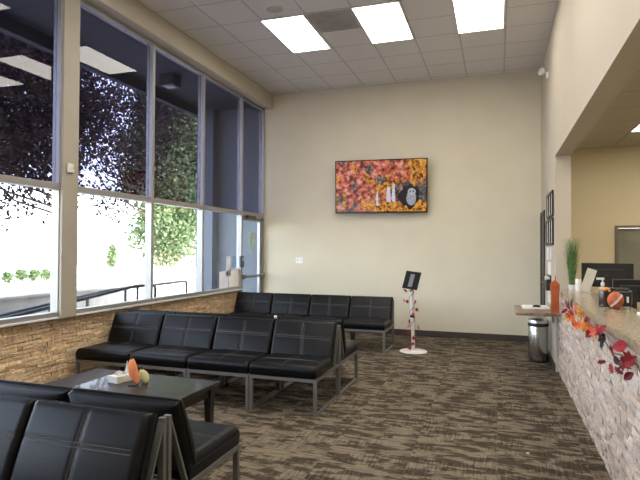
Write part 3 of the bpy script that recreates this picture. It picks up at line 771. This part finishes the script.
CR, DR, OR_, YE, PK, DK = (0.26, 0.012, 0.018), (0.14, 0.008, 0.014), (0.62, 0.11, 0.02), (0.72, 0.30, 0.04), (0.55, 0.10, 0.06), (0.02, 0.012, 0.012)

# red garland wound round the stand pole
g = thing('leaf_garland', 'thin red leaf garland wound around the white tablet stand', 'garland', (-1.17, 7.93, 0))
bm = NB(); pts = []
for k in range(70):
    u = k / 69; a = u * 2 * PI * 4.3; pts.append((-0.035 * u + 0.036 * math.cos(a), 0.036 * math.sin(a), 0.06 + 0.88 * u))
tube(bm, pts, 0.004, 5); obj('vine', bm, mat('red brown vine', (0.14, 0.02, 0.02), 0.7), g, smooth=True)
lv = [(0.00, 0.93), (-0.11, 0.89), (-0.09, 0.73), (0.03, 0.73), (0.055, 0.62), (-0.05, 0.44), (-0.06, 0.37), (0.08, 0.36), (-0.07, 0.28), (-0.02, 0.11), (-0.05, 0.05), (0.01, 0.12), (0.0, 0.55), (-0.03, 0.90), (0.02, 0.20), (-0.13, 0.74)]
for i, (dx, z) in enumerate(lv):
    obj('leaf', leaf_mesh('oak' if i % 2 else 'maple', 0.038, CR if i % 3 else (0.40, 0.05, 0.04), i), M['leafattr'], g, loc=(dx, -0.05, z), rot=(R(70 + 30 * math.sin(i * 3)), R(50 * math.sin(i * 5)), R(60 * math.sin(i * 7))))

# ------------------------------------------------------------------ trash can
t = thing('trash_can', 'round stainless steel trash can under the side shelf', 'trash can', (0.525, 7.83, 0))
bm = NB(); lathe(bm, [(0.128, 0), (0.128, 0.025)], 36); obj('base_ring', bm, M['black'], t, smooth=True)
bm = NB(); lathe(bm, [(0.125, 0.025), (0.127, 0.03), (0.127, 0.47), (0.125, 0.475)], 40); obj('body', bm, M['stainless'], t, smooth=True)
bm = NB(); lathe(bm, [(0.131, 0.475), (0.133, 0.48), (0.133, 0.515), (0.131, 0.52)], 40); obj('collar', bm, M['black'], t, smooth=True)
bm = NB(); lathe(bm, [(0.132, 0.52), (0.132, 0.545), (0.122, 0.575), (0.10, 0.592), (0.06, 0.603), (0.001, 0.606)], 40); obj('lid', bm, mat('lid metal', (0.62, 0.61, 0.58), 0.32, 1.0), t, smooth=True)

# ------------------------------------------------------------------ reception counter
t = thing('reception_counter', 'long reception counter faced in pale stacked stone with polished stone top', 'counter', (0.70, 3.5, 0))
off = (-0.70, -3.5, 0)
bm = NB(); box(bm, 0.725, 0.86, -1.2, 7.185, 0, 0.975); obj('counter_wall', bm, M['mortarR'], t, loc=off)
bm = NB(); ledger(bm, 0.722, -1, 0.6, 7.17, 0.0, 0.972, pale, 11, hs=(0.022, 0.05), ls=(0.06, 0.24), pro=0.013); obj('stone_facing', bm, M['stoneR'], t, loc=off)
bm = NB()
oc = [(0.675, -1.2), (1.06, -1.2), (1.06, 7.12), (0.86, 7.18), (0.80, 7.12), (0.72, 6.9), (0.685, 6.65), (0.675, 6.4)]
prism(bm, oc, lambda a, b_, q: Vector((a, b_, q)), 0.975, 1.03)
bmesh.ops.bevel(bm, geom=[e for e in bm.edges if all(v.co.z > 1.02 for v in e.verts)], offset=0.006, segments=2, affect='EDGES')
obj('countertop', bm, M['granite'], t, loc=off)
bm = NB(); box(bm, 1.06, 1.85, -1.2, 7.4, 0.70, 0.735, bev=0.003); box(bm, 1.0, 1.02, -1.2, 6.9, 0, 0.975); obj('work_surface', bm, M['wall_in'], t, loc=off)

t = thing('side_shelf', 'brown stone ledge jutting from the far end of the counter above the trash can', 'shelf', (0.68, 7.3, 0.72))
bm = NB(); box(bm, -0.47, 0.0, -0.44, 0.42, -0.005, 0.035, bev=0.008); obj('shelf_board', bm, M['shelfstone'], t)
bm = NB(); box(bm, -0.16, -0.002, 0.10, 0.12, -0.03, -0.006); box(bm, -0.02, -0.002, 0.10, 0.12, -0.14, -0.03); obj('bracket', bm, M['steel'], t)
SH = 0.755

t = thing('paper_tray', 'low white tray of papers with a black clip on the side shelf', 'paper tray', (0.47, 7.42, SH), R(4))
bm = NB(); box(bm, -0.17, 0.15, -0.12, 0.12, 0, 0.022, bev=0.003); obj('tray', bm, M['white'], t)
bm = NB(); box(bm, -0.15, 0.13, -0.10, 0.10, 0.022, 0.03); obj('papers', bm, M['paper'], t)
bm = NB(); box(bm, -0.05, 0.04, -0.115, -0.085, 0.022, 0.045, bev=0.004); tube(bm, [(-0.03, -0.10, 0.045), (0.0, -0.14, 0.05), (0.02, -0.10, 0.045)], 0.004, 6); obj('clip', bm, M['black'], t)

t = thing('orange_figure', 'tall orange cut-out halloween figure with a stem on the side shelf', 'ornament', (0.648, 6.93, SH), R(6)); t.scale = (0.74, 0.8, 0.94)
fig = [(-0.060, 0), (0.060, 0), (0.062, 0.10), (0.052, 0.17), (0.055, 0.24), (0.068, 0.29), (0.070, 0.36), (0.045, 0.38), (0.020, 0.40), (-0.020, 0.405), (-0.045, 0.39), (-0.066, 0.36), (-0.062, 0.28), (-0.050, 0.22), (-0.056, 0.15), (-0.062, 0.08)]
bm = NB(); prism(bm, fig, lambda a, b_, q: Vector((a, q, b_)), -0.028, 0.028)
bmesh.ops.bevel(bm, geom=[e for e in bm.edges if abs(e.verts[0].co.y - e.verts[1].co.y) < 1e-5], offset=0.005, segments=2, affect='EDGES')
obj('body', bm, M['orange'], t)
bm = NB(); tube(bm, [(0.005, 0, 0.40), (0.008, 0, 0.43), (0.012, 0, 0.465)], 0.009, 8, [1.3, 0.9, 0.9]); obj('stem', bm, M['orange'], t, smooth=True)
bm = NB()
for cx, cz in ((-0.02, 0.33), (0.022, 0.33)): prism(bm, ell(cx, cz, 0.008, 0.011, 14), lambda a, b_, q: Vector((a, q, b_)), -0.0300, -0.0285)
obj('eyes', bm, M['brown'], t)

# autumn garland along the counter edge
g = thing('autumn_garland', 'garland of orange and crimson autumn leaves draped along the counter edge', 'garland', (0.66, 5.5, 1.0))
def onX(x, y, X):   # spot on the counter front, found from where it shows in the photo
    f, yw, pt, ro = 535.9, R(18.314), R(.947), R(-.3)
    u = x - 320; v = y - 240; u, v = u * math.cos(ro) + v * math.sin(ro), -u * math.sin(ro) + v * math.cos(ro)
    a = u / f; z2 = -v / f; d = math.cos(pt) - z2 * math.sin(pt); z = math.sin(pt) + z2 * math.cos(pt)
    rx = a * math.cos(yw) - d * math.sin(yw); ry = a * math.sin(yw) + d * math.cos(yw); s = X / rx
    return Vector((X, s * ry, 1.5 + s * z))
gl_ = [(570, 303, 'maple', CR), (573, 301, 'oval', DR), (566, 308, 'oak', CR), (572, 310, 'maple', OR_), (576, 306, 'oval', PK), (569, 315, 'maple', YE), (575, 316, 'maple', OR_), (580, 312, 'oval', YE), (574, 321, 'oak', CR), (578, 323, 'maple', OR_),
       (584, 316, 'oval', YE), (583, 320, 'maple', PK), (588, 317, 'maple', CR), (571, 312, 'maple', CR), (564, 304, 'maple', PK), (567, 300, 'oak', DR), (581, 308, 'oak', YE), (586, 325, 'oval', YE), (592, 324, 'maple', OR_), (590, 331, 'oval', CR), (595, 329, 'maple', PK),
       (598, 326, 'maple', OR_), (600, 330, 'oak', CR), (603, 327, 'oval', CR), (602, 335, 'oak', DK), (604, 340, 'oak', DK), (597, 334, 'oval', YE)]
near = [(614, 347, 'oval', CR), (622, 343, 'oval', CR), (603, 359, 'oak', DR), (618, 357, 'oval', DK), (613, 366, 'oak', CR), (619, 367, 'oak', DR), (630, 373, 'oval', DR), (632, 357, 'maple', CR), (625, 360, 'maple', DR), ]
gl_o = Vector((0.66, 5.5, 1.0)); vine = []
q = random.Random(21)
for i, (x, y, kd, c) in enumerate(gl_ + near):
    nearby = i >= len(gl_); X = 0.655 - q.uniform(0, 0.03); P = onX(x, y, X)
    s = (q.uniform(0.036, 0.050) if nearby else q.uniform(0.036, 0.055))
    if nearby and (kd == 'maple' or i == len(gl_) + 1): s *= 1.25
    obj('leaf', leaf_mesh(kd, s, c, i + 50), M['leafattr'], g, loc=P - gl_o,
        rot=(R(90) + q.uniform(-.5, .5), q.uniform(-2.6, 2.6), R(-62) + q.uniform(-0.5, 0.5)))
for x, y in [(562, 300), (568, 305), (575, 309), (582, 315), (592, 322), (600, 330), (607, 340), (614, 350), (623, 352), (631, 357), (639, 362)]:
    vine.append(onX(x, y, 0.667) - gl_o)
vine.append(Vector((0.667, 2.6, 0.72)) - gl_o)
bm = NB(); tube(bm, vine, 0.004, 6); obj('vine', bm, M['brown'], g, smooth=True)
for i, (x, y) in enumerate([(604, 332), (601, 337), (605, 336), (603, 342)]):
    bm = NB(); bmesh.ops.create_icosphere(bm, subdivisions=2, radius=0.013); obj('berry', bm, M['blackgloss'], g, smooth=True, loc=onX(x, y, 0.65) - gl_o)

# things on the counter
CT = 1.03
t = thing('potted_grass', 'tall green ornamental grass in a small white pot at the counter end', 'plant', (0.835, 6.92, CT))
bm = NB(); lathe(bm, [(0.028, 0), (0.034, 0.004), (0.044, 0.06), (0.045, 0.065), (0.040, 0.065), (0.038, 0.05), (0.001, 0.05)], 24, cap=False); obj('pot', bm, M['white'], t, smooth=True)
bm = NB(); q = random.Random(9)
for i in range(420):
    a = q.uniform(0, 2 * PI); r0 = q.uniform(0, 0.036); lean = q.uniform(0.02, 0.13) * (0.5 + q.random()); h = q.uniform(0.26, 0.60); wd = q.uniform(0.003, 0.005)
    dirv = Vector((math.cos(a), math.sin(a), 0)); side = Vector((-math.sin(a), math.cos(a), 0)); prev = None
    for k in range(7):
        u = k / 6; p = dirv * (r0 + lean * u * u * 0.55) + Vector((0, 0, 0.045 + h * u - lean * u ** 3 * 0.12)); ww = wd * (1 - u * 0.9)
        if (p.y > 0.12): p.y = 0.12
        cur = (bm.verts.new(p - side * ww), bm.verts.new(p + side * ww + dirv * 0.001))
        if prev: bm.faces.new((prev[0], prev[1], cur[1], cur[0]))
        prev = cur
obj('blades', bm, M['grass'], t)
t = thing('candle', 'short white pillar candle between the grass pot and the leaning card', 'candle', (0.885, 6.80, CT))
bm = NB(); lathe(bm, [(0.030, 0), (0.032, 0.005), (0.032, 0.13), (0.030, 0.134)], 24); obj('body', bm, M['paper'], t, smooth=True)
bm = NB(); tube(bm, [(0, 0, 0.134), (0.002, 0, 0.146)], 0.0012, 6); obj('wick', bm, M['brown'], t)
t = thing('sign_card', 'tall pale card leaning in a holder on the counter', 'sign', (0.945, 6.62, CT))
bm = NB(); bar(bm, (-0.02, 0, 0.012), (0.06, 0.0, 0.26), 0.006, 0.10, up=(1, 0, 0)); obj('card', bm, mat('beige card', (0.56, 0.52, 0.43), 0.5), t)
bm = NB(); box(bm, -0.035, 0.045, -0.05, 0.05, 0, 0.012, bev=0.002); obj('foot', bm, M['cupclear'], t)

t = thing('sanitizer_bottle', 'clear pump bottle with a white nozzle on the counter', 'bottle', (0.905, 5.42, CT))
bm = NB(); lathe(bm, [(0.028, 0), (0.032, 0.006), (0.032, 0.11), (0.024, 0.135), (0.012, 0.145), (0.012, 0.155)], 24); obj('bottle', bm, M['cupclear'], t, smooth=True)
bm = NB(); lathe(bm, [(0.014, 0.15), (0.016, 0.152), (0.016, 0.175), (0.006, 0.18), (0.006, 0.205)], 18); box(bm, -0.05, 0.014, -0.010, 0.010, 0.203, 0.222, bev=0.004); obj('pump', bm, M['white'], t, smooth=True)
t = thing('candy_jar', 'dark brown glass jar with an orange top beside the pumpkin on the counter', 'jar', (0.86, 5.02, CT))
bm = NB(); lathe(bm, [(0.045, 0), (0.052, 0.006), (0.055, 0.10), (0.052, 0.13), (0.046, 0.135)], 28); obj('body', bm, mat('dark glass', (0.045, 0.03, 0.022), 0.12, var=0.3), t, smooth=True)
bm = NB(); q = random.Random(3)
for i in range(12):
    a = q.uniform(0, 6.28); r0 = q.uniform(0, 0.028); bmesh.ops.create_icosphere(bm, subdivisions=1, radius=0.013, matrix=Matrix.Translation((r0 * math.cos(a), r0 * math.sin(a), 0.138 + q.uniform(0, 0.012))))
obj('sweets', bm, mat('orange sweets', (0.75, 0.32, 0.08), 0.4), t, smooth=True)
t = thing('pumpkin', 'orange pumpkin with a white diagonal ribbon on the counter', 'pumpkin', (0.905, 4.86, CT))
bm = NB(); gourd(bm, 0.060, 0.060, 0.070, 9, (0, 0, 0.068), 54, 16); obj('body', bm, M['orange'], t, smooth='full')
bm = NB(); tube(bm, [(0, 0, 0.13), (0.004, 0, 0.148), (0.014, 0, 0.16)], 0.009, 8, [1.4, 0.9, 1]); obj('stem', bm, M['brown'], t, smooth=True)
bm = NB(); prev = None
for k in range(13):
    u = R(-62 + 124 * k / 12); d = Vector((math.sin(u) * 0.70, -math.cos(u), math.sin(u) * 0.72)); p = Vector((0, 0, 0.068)) + Vector((d.x * 0.065, d.y * 0.065, d.z * 0.076))
    sd_ = Vector((0.72, 0, -0.70)) * 0.009
    cur = (bm.verts.new(p - sd_), bm.verts.new(p + sd_))
    if prev: bm.faces.new((prev[0], prev[1], cur[1], cur[0]))
    prev = cur
bmesh.ops.solidify(bm, geom=bm.faces[:], thickness=0.002)
obj('ribbon', bm, M['paper'], t)

# behind the counter
def monitor(x, y, rz, label, w_=0.50, h_=0.30, zc=1.19, z0=0.735):
    t = thing('computer_monitor', label, 'monitor', (x, y, z0), rz)
    bm = NB(); box(bm, -w_ / 2, w_ / 2, -0.012, 0.012, zc - z0 - h_ / 2, zc - z0 + h_ / 2, bev=0.006); box(bm, -w_ / 3, w_ / 3, -0.035, -0.012, zc - z0 - h_ / 3, zc - z0 + h_ / 4, bev=0.01); obj('housing', bm, M['black'], t)
    bm = NB(); box(bm, -w_ / 2 + 0.01, w_ / 2 - 0.01, 0.012, 0.014, zc - z0 - h_ / 2 + 0.01, zc - z0 + h_ / 2 - 0.01); obj('screen', bm, M['blackgloss'], t)
    bm = NB(); box(bm, -0.03, 0.03, -0.055, -0.03, 0.01, zc - z0, bev=0.004); obj('neck', bm, M['black'], t)
    bm = NB(); box(bm, -0.12, 0.12, -0.14, 0.06, 0, 0.012, bev=0.004); obj('foot', bm, M['black'], t)
    return t
monitor(1.22, 7.02, R(-8), 'large black monitor seen from behind at the far end of the reception desk', 0.54, 0.28, 1.21)
monitor(1.24, 5.9, R(4), 'smaller black monitor behind the counter, in front of the frosted window', 0.34, 0.22, 1.11)
t = thing('label_printer', 'small black desk printer with a white label on the counter beside the pumpkin', 'printer', (0.985, 5.22, CT), R(-14))
bm = NB(); box(bm, -0.11, 0.11, -0.10, 0.10, 0, 0.125, bev=0.012); obj('body', bm, M['black'], t)
bm = NB(); box(bm, -0.09, 0.09, -0.07, 0.09, 0.125, 0.145, bev=0.006); obj('lid', bm, M['blackgloss'], t)
bm = NB(); box(bm, 0.075, 0.092, -0.1025, -0.099, 0.03, 0.08); obj('label_sticker', bm, M['paper'], t)
bm = NB(); box(bm, -0.09, 0.0, -0.103, -0.099, 0.095, 0.108); obj('control_panel', bm, mat('grey panel', (0.35, 0.35, 0.35), 0.5), t)
t = thing('cash_drawer', 'large black box at the right edge behind the counter', 'box', (1.32, 4.75, 0.735), R(-8))
bm = NB(); box(bm, -0.16, 0.22, -0.17, 0.17, 0, 0.42, bev=0.01); obj('body', bm, M['black'], t)
bm = NB(); box(bm, -0.02, 0.20, -0.174, -0.169, 0.30, 0.312); obj('front_slot', bm, M['steel'], t)
t = thing('paper_stack', 'stack of cream papers on the inner edge of the counter', 'papers', (1.02, 4.25, CT), R(5))
bm = NB(); q = random.Random(2)
for k in range(5): box(bm, -0.03 + q.uniform(-.006, .006), 0.10, -0.22 + q.uniform(-.01, .01), 0.22, k * 0.004, k * 0.004 + 0.0036)
obj('sheets', bm, M['paper'], t)

# frames and notices on the right wall
def wall_frame(y, z, w_, h_, label, group):
    t = thing('certificate_frame', label, 'picture frame', (XR, y, z), 0, group)
    bm = NB(); e = 0.028
    box(bm, -0.022, 0, -w_ / 2, w_ / 2, -h_ / 2, -h_ / 2 + e); box(bm, -0.022, 0, -w_ / 2, w_ / 2, h_ / 2 - e, h_ / 2)
    box(bm, -0.022, 0, -w_ / 2, -w_ / 2 + e, -h_ / 2 + e, h_ / 2 - e); box(bm, -0.022, 0, w_ / 2 - e, w_ / 2, -h_ / 2 + e, h_ / 2 - e)
    obj('frame', bm, M['black'], t)
    bm = NB(); box(bm, -0.010, -0.001, -w_ / 2 + e, w_ / 2 - e, -h_ / 2 + e, h_ / 2 - e); obj('certificate', bm, M['paper'], t)
for k in range(3):
    wall_frame(7.50 + k * 0.285, 2.10, 0.26, 0.33, 'black framed certificate in the upper row on the right wall, ' + ['nearest the counter', 'middle of three', 'farthest, nearest the door'][k], 'upper row of framed certificates')
for k in range(4):
    wall_frame(7.50 + k * 0.285, 1.74, 0.26, 0.35, 'black framed certificate in the lower row on the right wall, ' + ['first from the counter', 'second from the counter', 'third from the counter', 'last, beside the dark door'][k], 'lower row of framed certificates')
for nm, y, z, w_, h_, m_, lb, ct in [('notice_sheet', 7.80, 1.46, 0.26, 0.17, 'offwhite', 'white notice sheet under the framed certificates, nearer the counter', 'notice'),
                                 ('notice_sheet', 8.25, 1.45, 0.30, 0.18, 'paper', 'white notice sheet under the framed certificates, nearer the door', 'notice'),
                                 ('notice_sheet', 7.98, 1.25, 0.44, 0.17, 'paper', 'wide white notice low on the wall above the black rack', 'notice')]:
    bm = NB(); box(bm, -0.004, -0.0005, -w_ / 2, w_ / 2, -h_ / 2, h_ / 2); tag(obj(nm, bm, M[m_], None, loc=(XR, y, z)), lb, ct)
t = thing('brochure_rack', 'black brochure rack on the right wall above the side shelf', 'rack', (XR, 7.98, 1.06))
bm = NB(); box(bm, -0.015, 0, -0.26, 0.26, -0.09, 0.10); box(bm, -0.06, -0.05, -0.26, 0.26, -0.09, 0.03); box(bm, -0.06, 0, -0.26, 0.26, -0.10, -0.088); box(bm, -0.06, 0, -0.265, -0.255, -0.10, 0.05); box(bm, -0.06, 0, 0.255, 0.265, -0.10, 0.05); obj('rack', bm, M['black'], t)
for k in range(3):
    bm = NB(); box(bm, -0.045, -0.018, -0.22 + k * 0.16, -0.10 + k * 0.16, -0.085, 0.075 + 0.01 * (k % 2)); obj('brochure', bm, [M['paper'], M['offwhite'], M['white']][k], t)
bm = NB(); box(bm, -0.01, -0.0005, -0.20, 0.20, -0.08, 0.09, bev=0.002); tag(obj('notice_board', bm, M['paper'], None, loc=(XR, 7.98, 0.86)), 'plain white panel on the wall just above the side shelf', 'notice')

# notices on the glass beside the entrance door
for y, z, w_, h_, lb, c in [(8.06, 1.20, 0.145, 0.33, 'tall narrow white notice taped on the glass beside the door', 'paper'),
                            (7.90, 0.955, 0.30, 0.33, 'pink-white notice on the glass, left of the pair by the door', 'pink'), (8.26, 0.985, 0.36, 0.33, 'cream notice on the glass, right of the pair by the door', 'cream')]:
    if c == 'pink': mm = mat('pinkish paper', (0.78, 0.72, 0.74), 0.85, var=0.04)
    elif c == 'cream': mm = mat('cream paper', (0.78, 0.68, 0.56), 0.85, var=0.06)
    else: mm = mat('taped paper', (0.80, 0.79, 0.76), 0.85, var=0.02)
    nn, ll = mm.node_tree.nodes, mm.node_tree.links
    if 'Translucent BSDF' not in nn:
        tl = nn.new('ShaderNodeBsdfTranslucent'); tl.inputs[0].default_value = (0.8, 0.78, 0.76, 1); mx = nn.new('ShaderNodeMixShader'); mx.inputs[0].default_value = 0.4
        ll.new(nn['Principled BSDF'].outputs[0], mx.inputs[1]); ll.new(tl.outputs[0], mx.inputs[2]); ll.new(mx.outputs[0], nn['Material Output'].inputs[0])
    bm = NB(); box(bm, -4.2835, -4.282, y - w_ / 2, y + w_ / 2, z - h_ / 2, z + h_ / 2); tag(obj('door_notice', bm, mm, None), lb, 'notice')
t = thing('card_reader', 'small dark keypad reader on the mullion beside the entrance door', 'keypad', (-4.235, 8.42, 1.27))
bm = NB(); box(bm, 0, 0.04, -0.06, 0.06, -0.10, 0.10, bev=0.006); obj('body', bm, mat('navy plastic', (0.02, 0.03, 0.06), 0.35), t)
bm = NB(); box(bm, 0.04, 0.044, -0.035, 0.035, 0.01, 0.075, bev=0.001); obj('display', bm, mat('grey display', (0.25, 0.32, 0.4), 0.2), t)
bm = NB(); pts = [(-0.02, -0.22), (0.05, -0.12), (0.09, 0.02), (0.12, 0.16), (0.06, 0.12), (0.03, 0.20), (-0.03, 0.14), (-0.10, 0.18), (-0.08, 0.02), (-0.07, -0.10)]
prism(bm, pts, lambda a, b_, q_: Vector((q_, a, b_)), -4.2825, -4.2805)
tag(obj('leaf_decal', bm, mat('pale green film', (0.50, 0.62, 0.40), 0.7, var=0.1), None, loc=(0, 8.95, 1.62)), 'pale green leaf sticker on the entrance door glass', 'sticker')
t = thing('thermostat', 'small cream thermostat box on the pillar between the windows', 'thermostat', (-4.20, 4.43, 2.32))
bm = NB(); box(bm, 0, 0.025, -0.045, 0.045, -0.05, 0.05, bev=0.008); obj('body', bm, M['offwhite'], t)
bm = NB(); box(bm, 0.025, 0.028, -0.02, 0.02, -0.01, 0.025); obj('dial', bm, M['white'], t)

# ------------------------------------------------------------------ outside
bm = NB(); box(bm, -90, -4.45, -40, 110, -0.35, -0.12); struct('ground', bm, M['concrete'])
# roof overhang, its lip, and the wing of the building beyond the door
bm = NB(); box(bm, -6.0, -4.40, YF - 2, 10.2, 4.42, 4.72); struct('trim_1', bm, M['soffit'])
bm = NB(); box(bm, -6.0, -5.88, YF - 2, 9.9, 4.24, 4.42); struct('trim_2', bm, M['soffit'])
bm = NB(); box(bm, -5.66, -4.34, 10.08, 10.4, -0.12, 4.9); box(bm, -6.0, -5.62, 9.86, 10.4, -0.12, 4.9); box(bm, -4.36, -4.28, YB + 0.15, 10.1, -0.12, 4.9); struct('wall_outside_wing', bm, M['wing'])
bm = NB(); box(bm, -4.36, 6, YF - 0.3, YB + 3, ZC + 0.30, ZC + 0.5); struct('roof', bm, M['soffit'])
t = thing('soffit_light', 'dark square downlight under the outside roof overhang', 'light fixture', (-5.24, 7.75, 4.42))
bm = NB(); box(bm, -0.13, 0.13, -0.13, 0.13, -0.20, 0, bev=0.01); obj('housing', bm, M['rail'], t)
bm = NB(); lathe(bm, [(0.09, -0.2005), (0.085, -0.206), (0.001, -0.207)], 20); obj('lens', bm, mat('dull lens', (0.3, 0.3, 0.3), 0.3), t)

bm = NB(); box(bm, -8.25, -8.0, 2.5, 10.3, -0.12, 0.60); lw_ = obj('planter_wall', bm, M['lowwall']); tag(lw_, 'low grey concrete wall outside beyond the ramp railing', 'wall')
bm = NB(); box(bm, -8.29, -7.96, 2.5, 10.33, 0.60, 0.65, bev=0.01); obj('coping', bm, M['lowwall'], lw_)

t = thing('handrail', 'sloping dark ramp handrail outside, nearer the windows, ending in a loop', 'railing', (-5.5, 5.5, -0.12))
o_ = Vector((-5.5, 5.5, -0.12))
bm = NB(); tube(bm, round_path([Vector((-5.5, 2.6, 0.45)) - o_, Vector((-5.5, 7.28, 0.895)) - o_, Vector((-5.5, 7.75, 0.87)) - o_, Vector((-5.5, 7.75, -0.10)) - o_], 0.08), 0.024, 10); obj('top_rail', bm, M['rail'], t, smooth=True)
for y in (3.4, 4.8, 6.17, 7.28):
    bm = NB(); z1 = 0.45 + (y - 2.6) * 0.0951; tube(bm, [Vector((-5.5, y, -0.12)) - o_, Vector((-5.5, y, z1)) - o_], 0.021, 8); obj('post', bm, M['rail'], t, smooth=True)
t = thing('handrail', 'level dark handrail outside, farther out, ending in a rounded corner near the green tree', 'railing', (-6.3, 7.5, -0.12))
o_ = Vector((-6.3, 7.5, -0.12))
bm = NB(); tube(bm, round_path([Vector((-6.3, 3.6, 0.42)) - o_, Vector((-6.3, 7.6, 0.775)) - o_, Vector((-6.3, 9.98, 0.80)) - o_, Vector((-6.3, 9.98, -0.11)) - o_], 0.08), 0.024, 10); obj('top_rail', bm, M['rail'], t, smooth=True)
for y in (4.6, 6.3, 8.0):
    bm = NB(); tube(bm, [Vector((-6.3, y, -0.12)) - o_, Vector((-6.3, y, min(0.78, 0.42 + (y - 3.6) * 0.0888))) - o_], 0.021, 8); obj('post', bm, M['rail'], t, smooth=True)

def tree(name, label, cat, x, y, h0, h1, rx, ry, nleaf, ls, tones, seed, group=None, clumps=40, trunk=0.16, off=(0, 0), spread=0.36, lmat='treeleaf'):
    q = random.Random(seed); z0 = -0.12
    t = thing(name, label, cat, (x, y, z0), 0, group)
    bm = NB(); H = h0 + (h1 - h0) * 0.55
    tube(bm, [(0, 0, 0), (0.05, 0.03, h0 * 0.6), (0.0, 0.1, H)], trunk, 10, [1.2, 0.9, 0.4])
    cz = (h0 + h1) / 2; rz_ = (h1 - h0) / 2; cl = []
    for i in range(clumps):
        while True:
            p = Vector((q.uniform(-1, 1), q.uniform(-1, 1), q.uniform(-1, 1)))
            if 0.25 < p.length < 1: break
        c = Vector((off[0] + p.x * rx * 0.85, off[1] + p.y * ry * 0.85, cz + p.z * rz_ * 0.85)); cl.append(c)
        if i % 3 == 0 and trunk > 0.05: tube(bm, [(0, 0, max(h0 * 0.7, min(H, c.z * 0.6))), tuple(c * 0.5 + Vector((0, 0, c.z * 0.18))), tuple(c)], trunk * 0.3, 6, [1, 0.7, 0.3])
    obj('trunk', bm, M['bark'], t)
    bm = NB(); lay = bm.loops.layers.float_color.new('tone')
    sr = min(rx, ry, rz_) * spread
    for i in range(nleaf):
        c = cl[q.randrange(len(cl))]
        p = c + Vector((q.gauss(0, 1), q.gauss(0, 1), q.gauss(0, 1))) * sr * 0.62
        s = ls * q.uniform(0.6, 1.3)
        u = Vector((q.gauss(0, 1), q.gauss(0, 1), q.gauss(0, 1))).normalized(); v = u.orthogonal().normalized()
        vs = [bm.verts.new(p - u * s), bm.verts.new(p + v * s * 0.5), bm.verts.new(p + u * s), bm.verts.new(p - v * s * 0.5)]
        f = bm.faces.new(vs); tone = q.choice(tones); k = q.uniform(0.7, 1.25)
        for lp in f.loops: lp[lay] = (tone[0] * k, tone[1] * k, tone[2] * k, 1)
    bm.faces.layers.int.new('keep')
    obj('foliage', bm, M[lmat], t)
    return t
plum = [(0.012, 0.006, 0.011), (0.020, 0.009, 0.015), (0.008, 0.005, 0.009), (0.013, 0.010, 0.010)]
green = [(0.12, 0.18, 0.08), (0.16, 0.23, 0.10), (0.23, 0.29, 0.15), (0.08, 0.12, 0.06)]
tree('plum_tree', 'loose dark purple-leaved tree behind the second window, white sky showing through', 'tree', -12.0, 16.5, 2.3, 8.8, 2.2, 3.4, 8500, 0.075, plum, 5, clumps=24, trunk=0.12, off=(-0.3, -0.9), spread=0.30, lmat='plumleaf')
tree('plum_tree', 'dense dark purple-leaved tree nearer the building, filling the leftmost upper window', 'tree', -10.1, 10.7, 2.45, 8.0, 1.9, 2.4, 38000, 0.055, plum, 6, clumps=70, trunk=0.12, off=(0.3, -2.1), lmat='plumleaf')
tree('green_tree', 'tall bright green tree seen through the third window', 'tree', -14.2, 23.7, 0.3, 10.8, 1.8, 2.1, 30000, 0.11, green, 8, clumps=90, trunk=0.15, off=(-0.1, -2.5))
tree('slender_cypress', 'slender upright shrub in the bright lot', 'shrub', -22, 26.7, 0.2, 1.9, 0.25, 0.25, 1300, 0.08, green, 15, clumps=30, trunk=0.04)
for i, (px_, lb) in enumerate([(18.6, 'leftmost'), (19.3, 'second from the left'), (19.97, 'third from the left'), (20.7, 'rightmost')]):
    tree('round_shrub', 'small sunlit green shrub far across the lot, %s of four' % lb, 'shrub', -21.0, px_, 0.05, 0.62, 0.24, 0.24, 600, 0.06, green, 20 + i, 'sunlit shrubs across the lot', clumps=20, trunk=0.03)
f = thing('board_fence', 'red-brown board fence far behind the green tree', 'fence', (-24, 40, -0.12))
bm = NB(); 
for i in range(60): box(bm, -14 + i * 0.5, -14 + i * 0.5 + 0.47, -0.02, 0.02, 0, 1.7)
obj('boards', bm, M['fence'], f)
for i in range(8):
    bm = NB(); box(bm, -14 + i * 4.2, -13.85 + i * 4.2, -0.16, -0.03, 0, 1.95); obj('post', bm, M['offwhite'], f)

bm = NB(); bmesh.ops.create_icosphere(bm, subdivisions=2, radius=0.014)
for v in bm.verts: v.co = v.co * rnd.uniform(0.6, 1.2); v.co.z = v.co.z * 0.6 + 0.008
tag(obj('paper_scrap', bm, M['paper'], None, loc=(0.212, 4.243, 0.0)), 'tiny white paper scrap lying alone on the carpet', 'paper scrap')
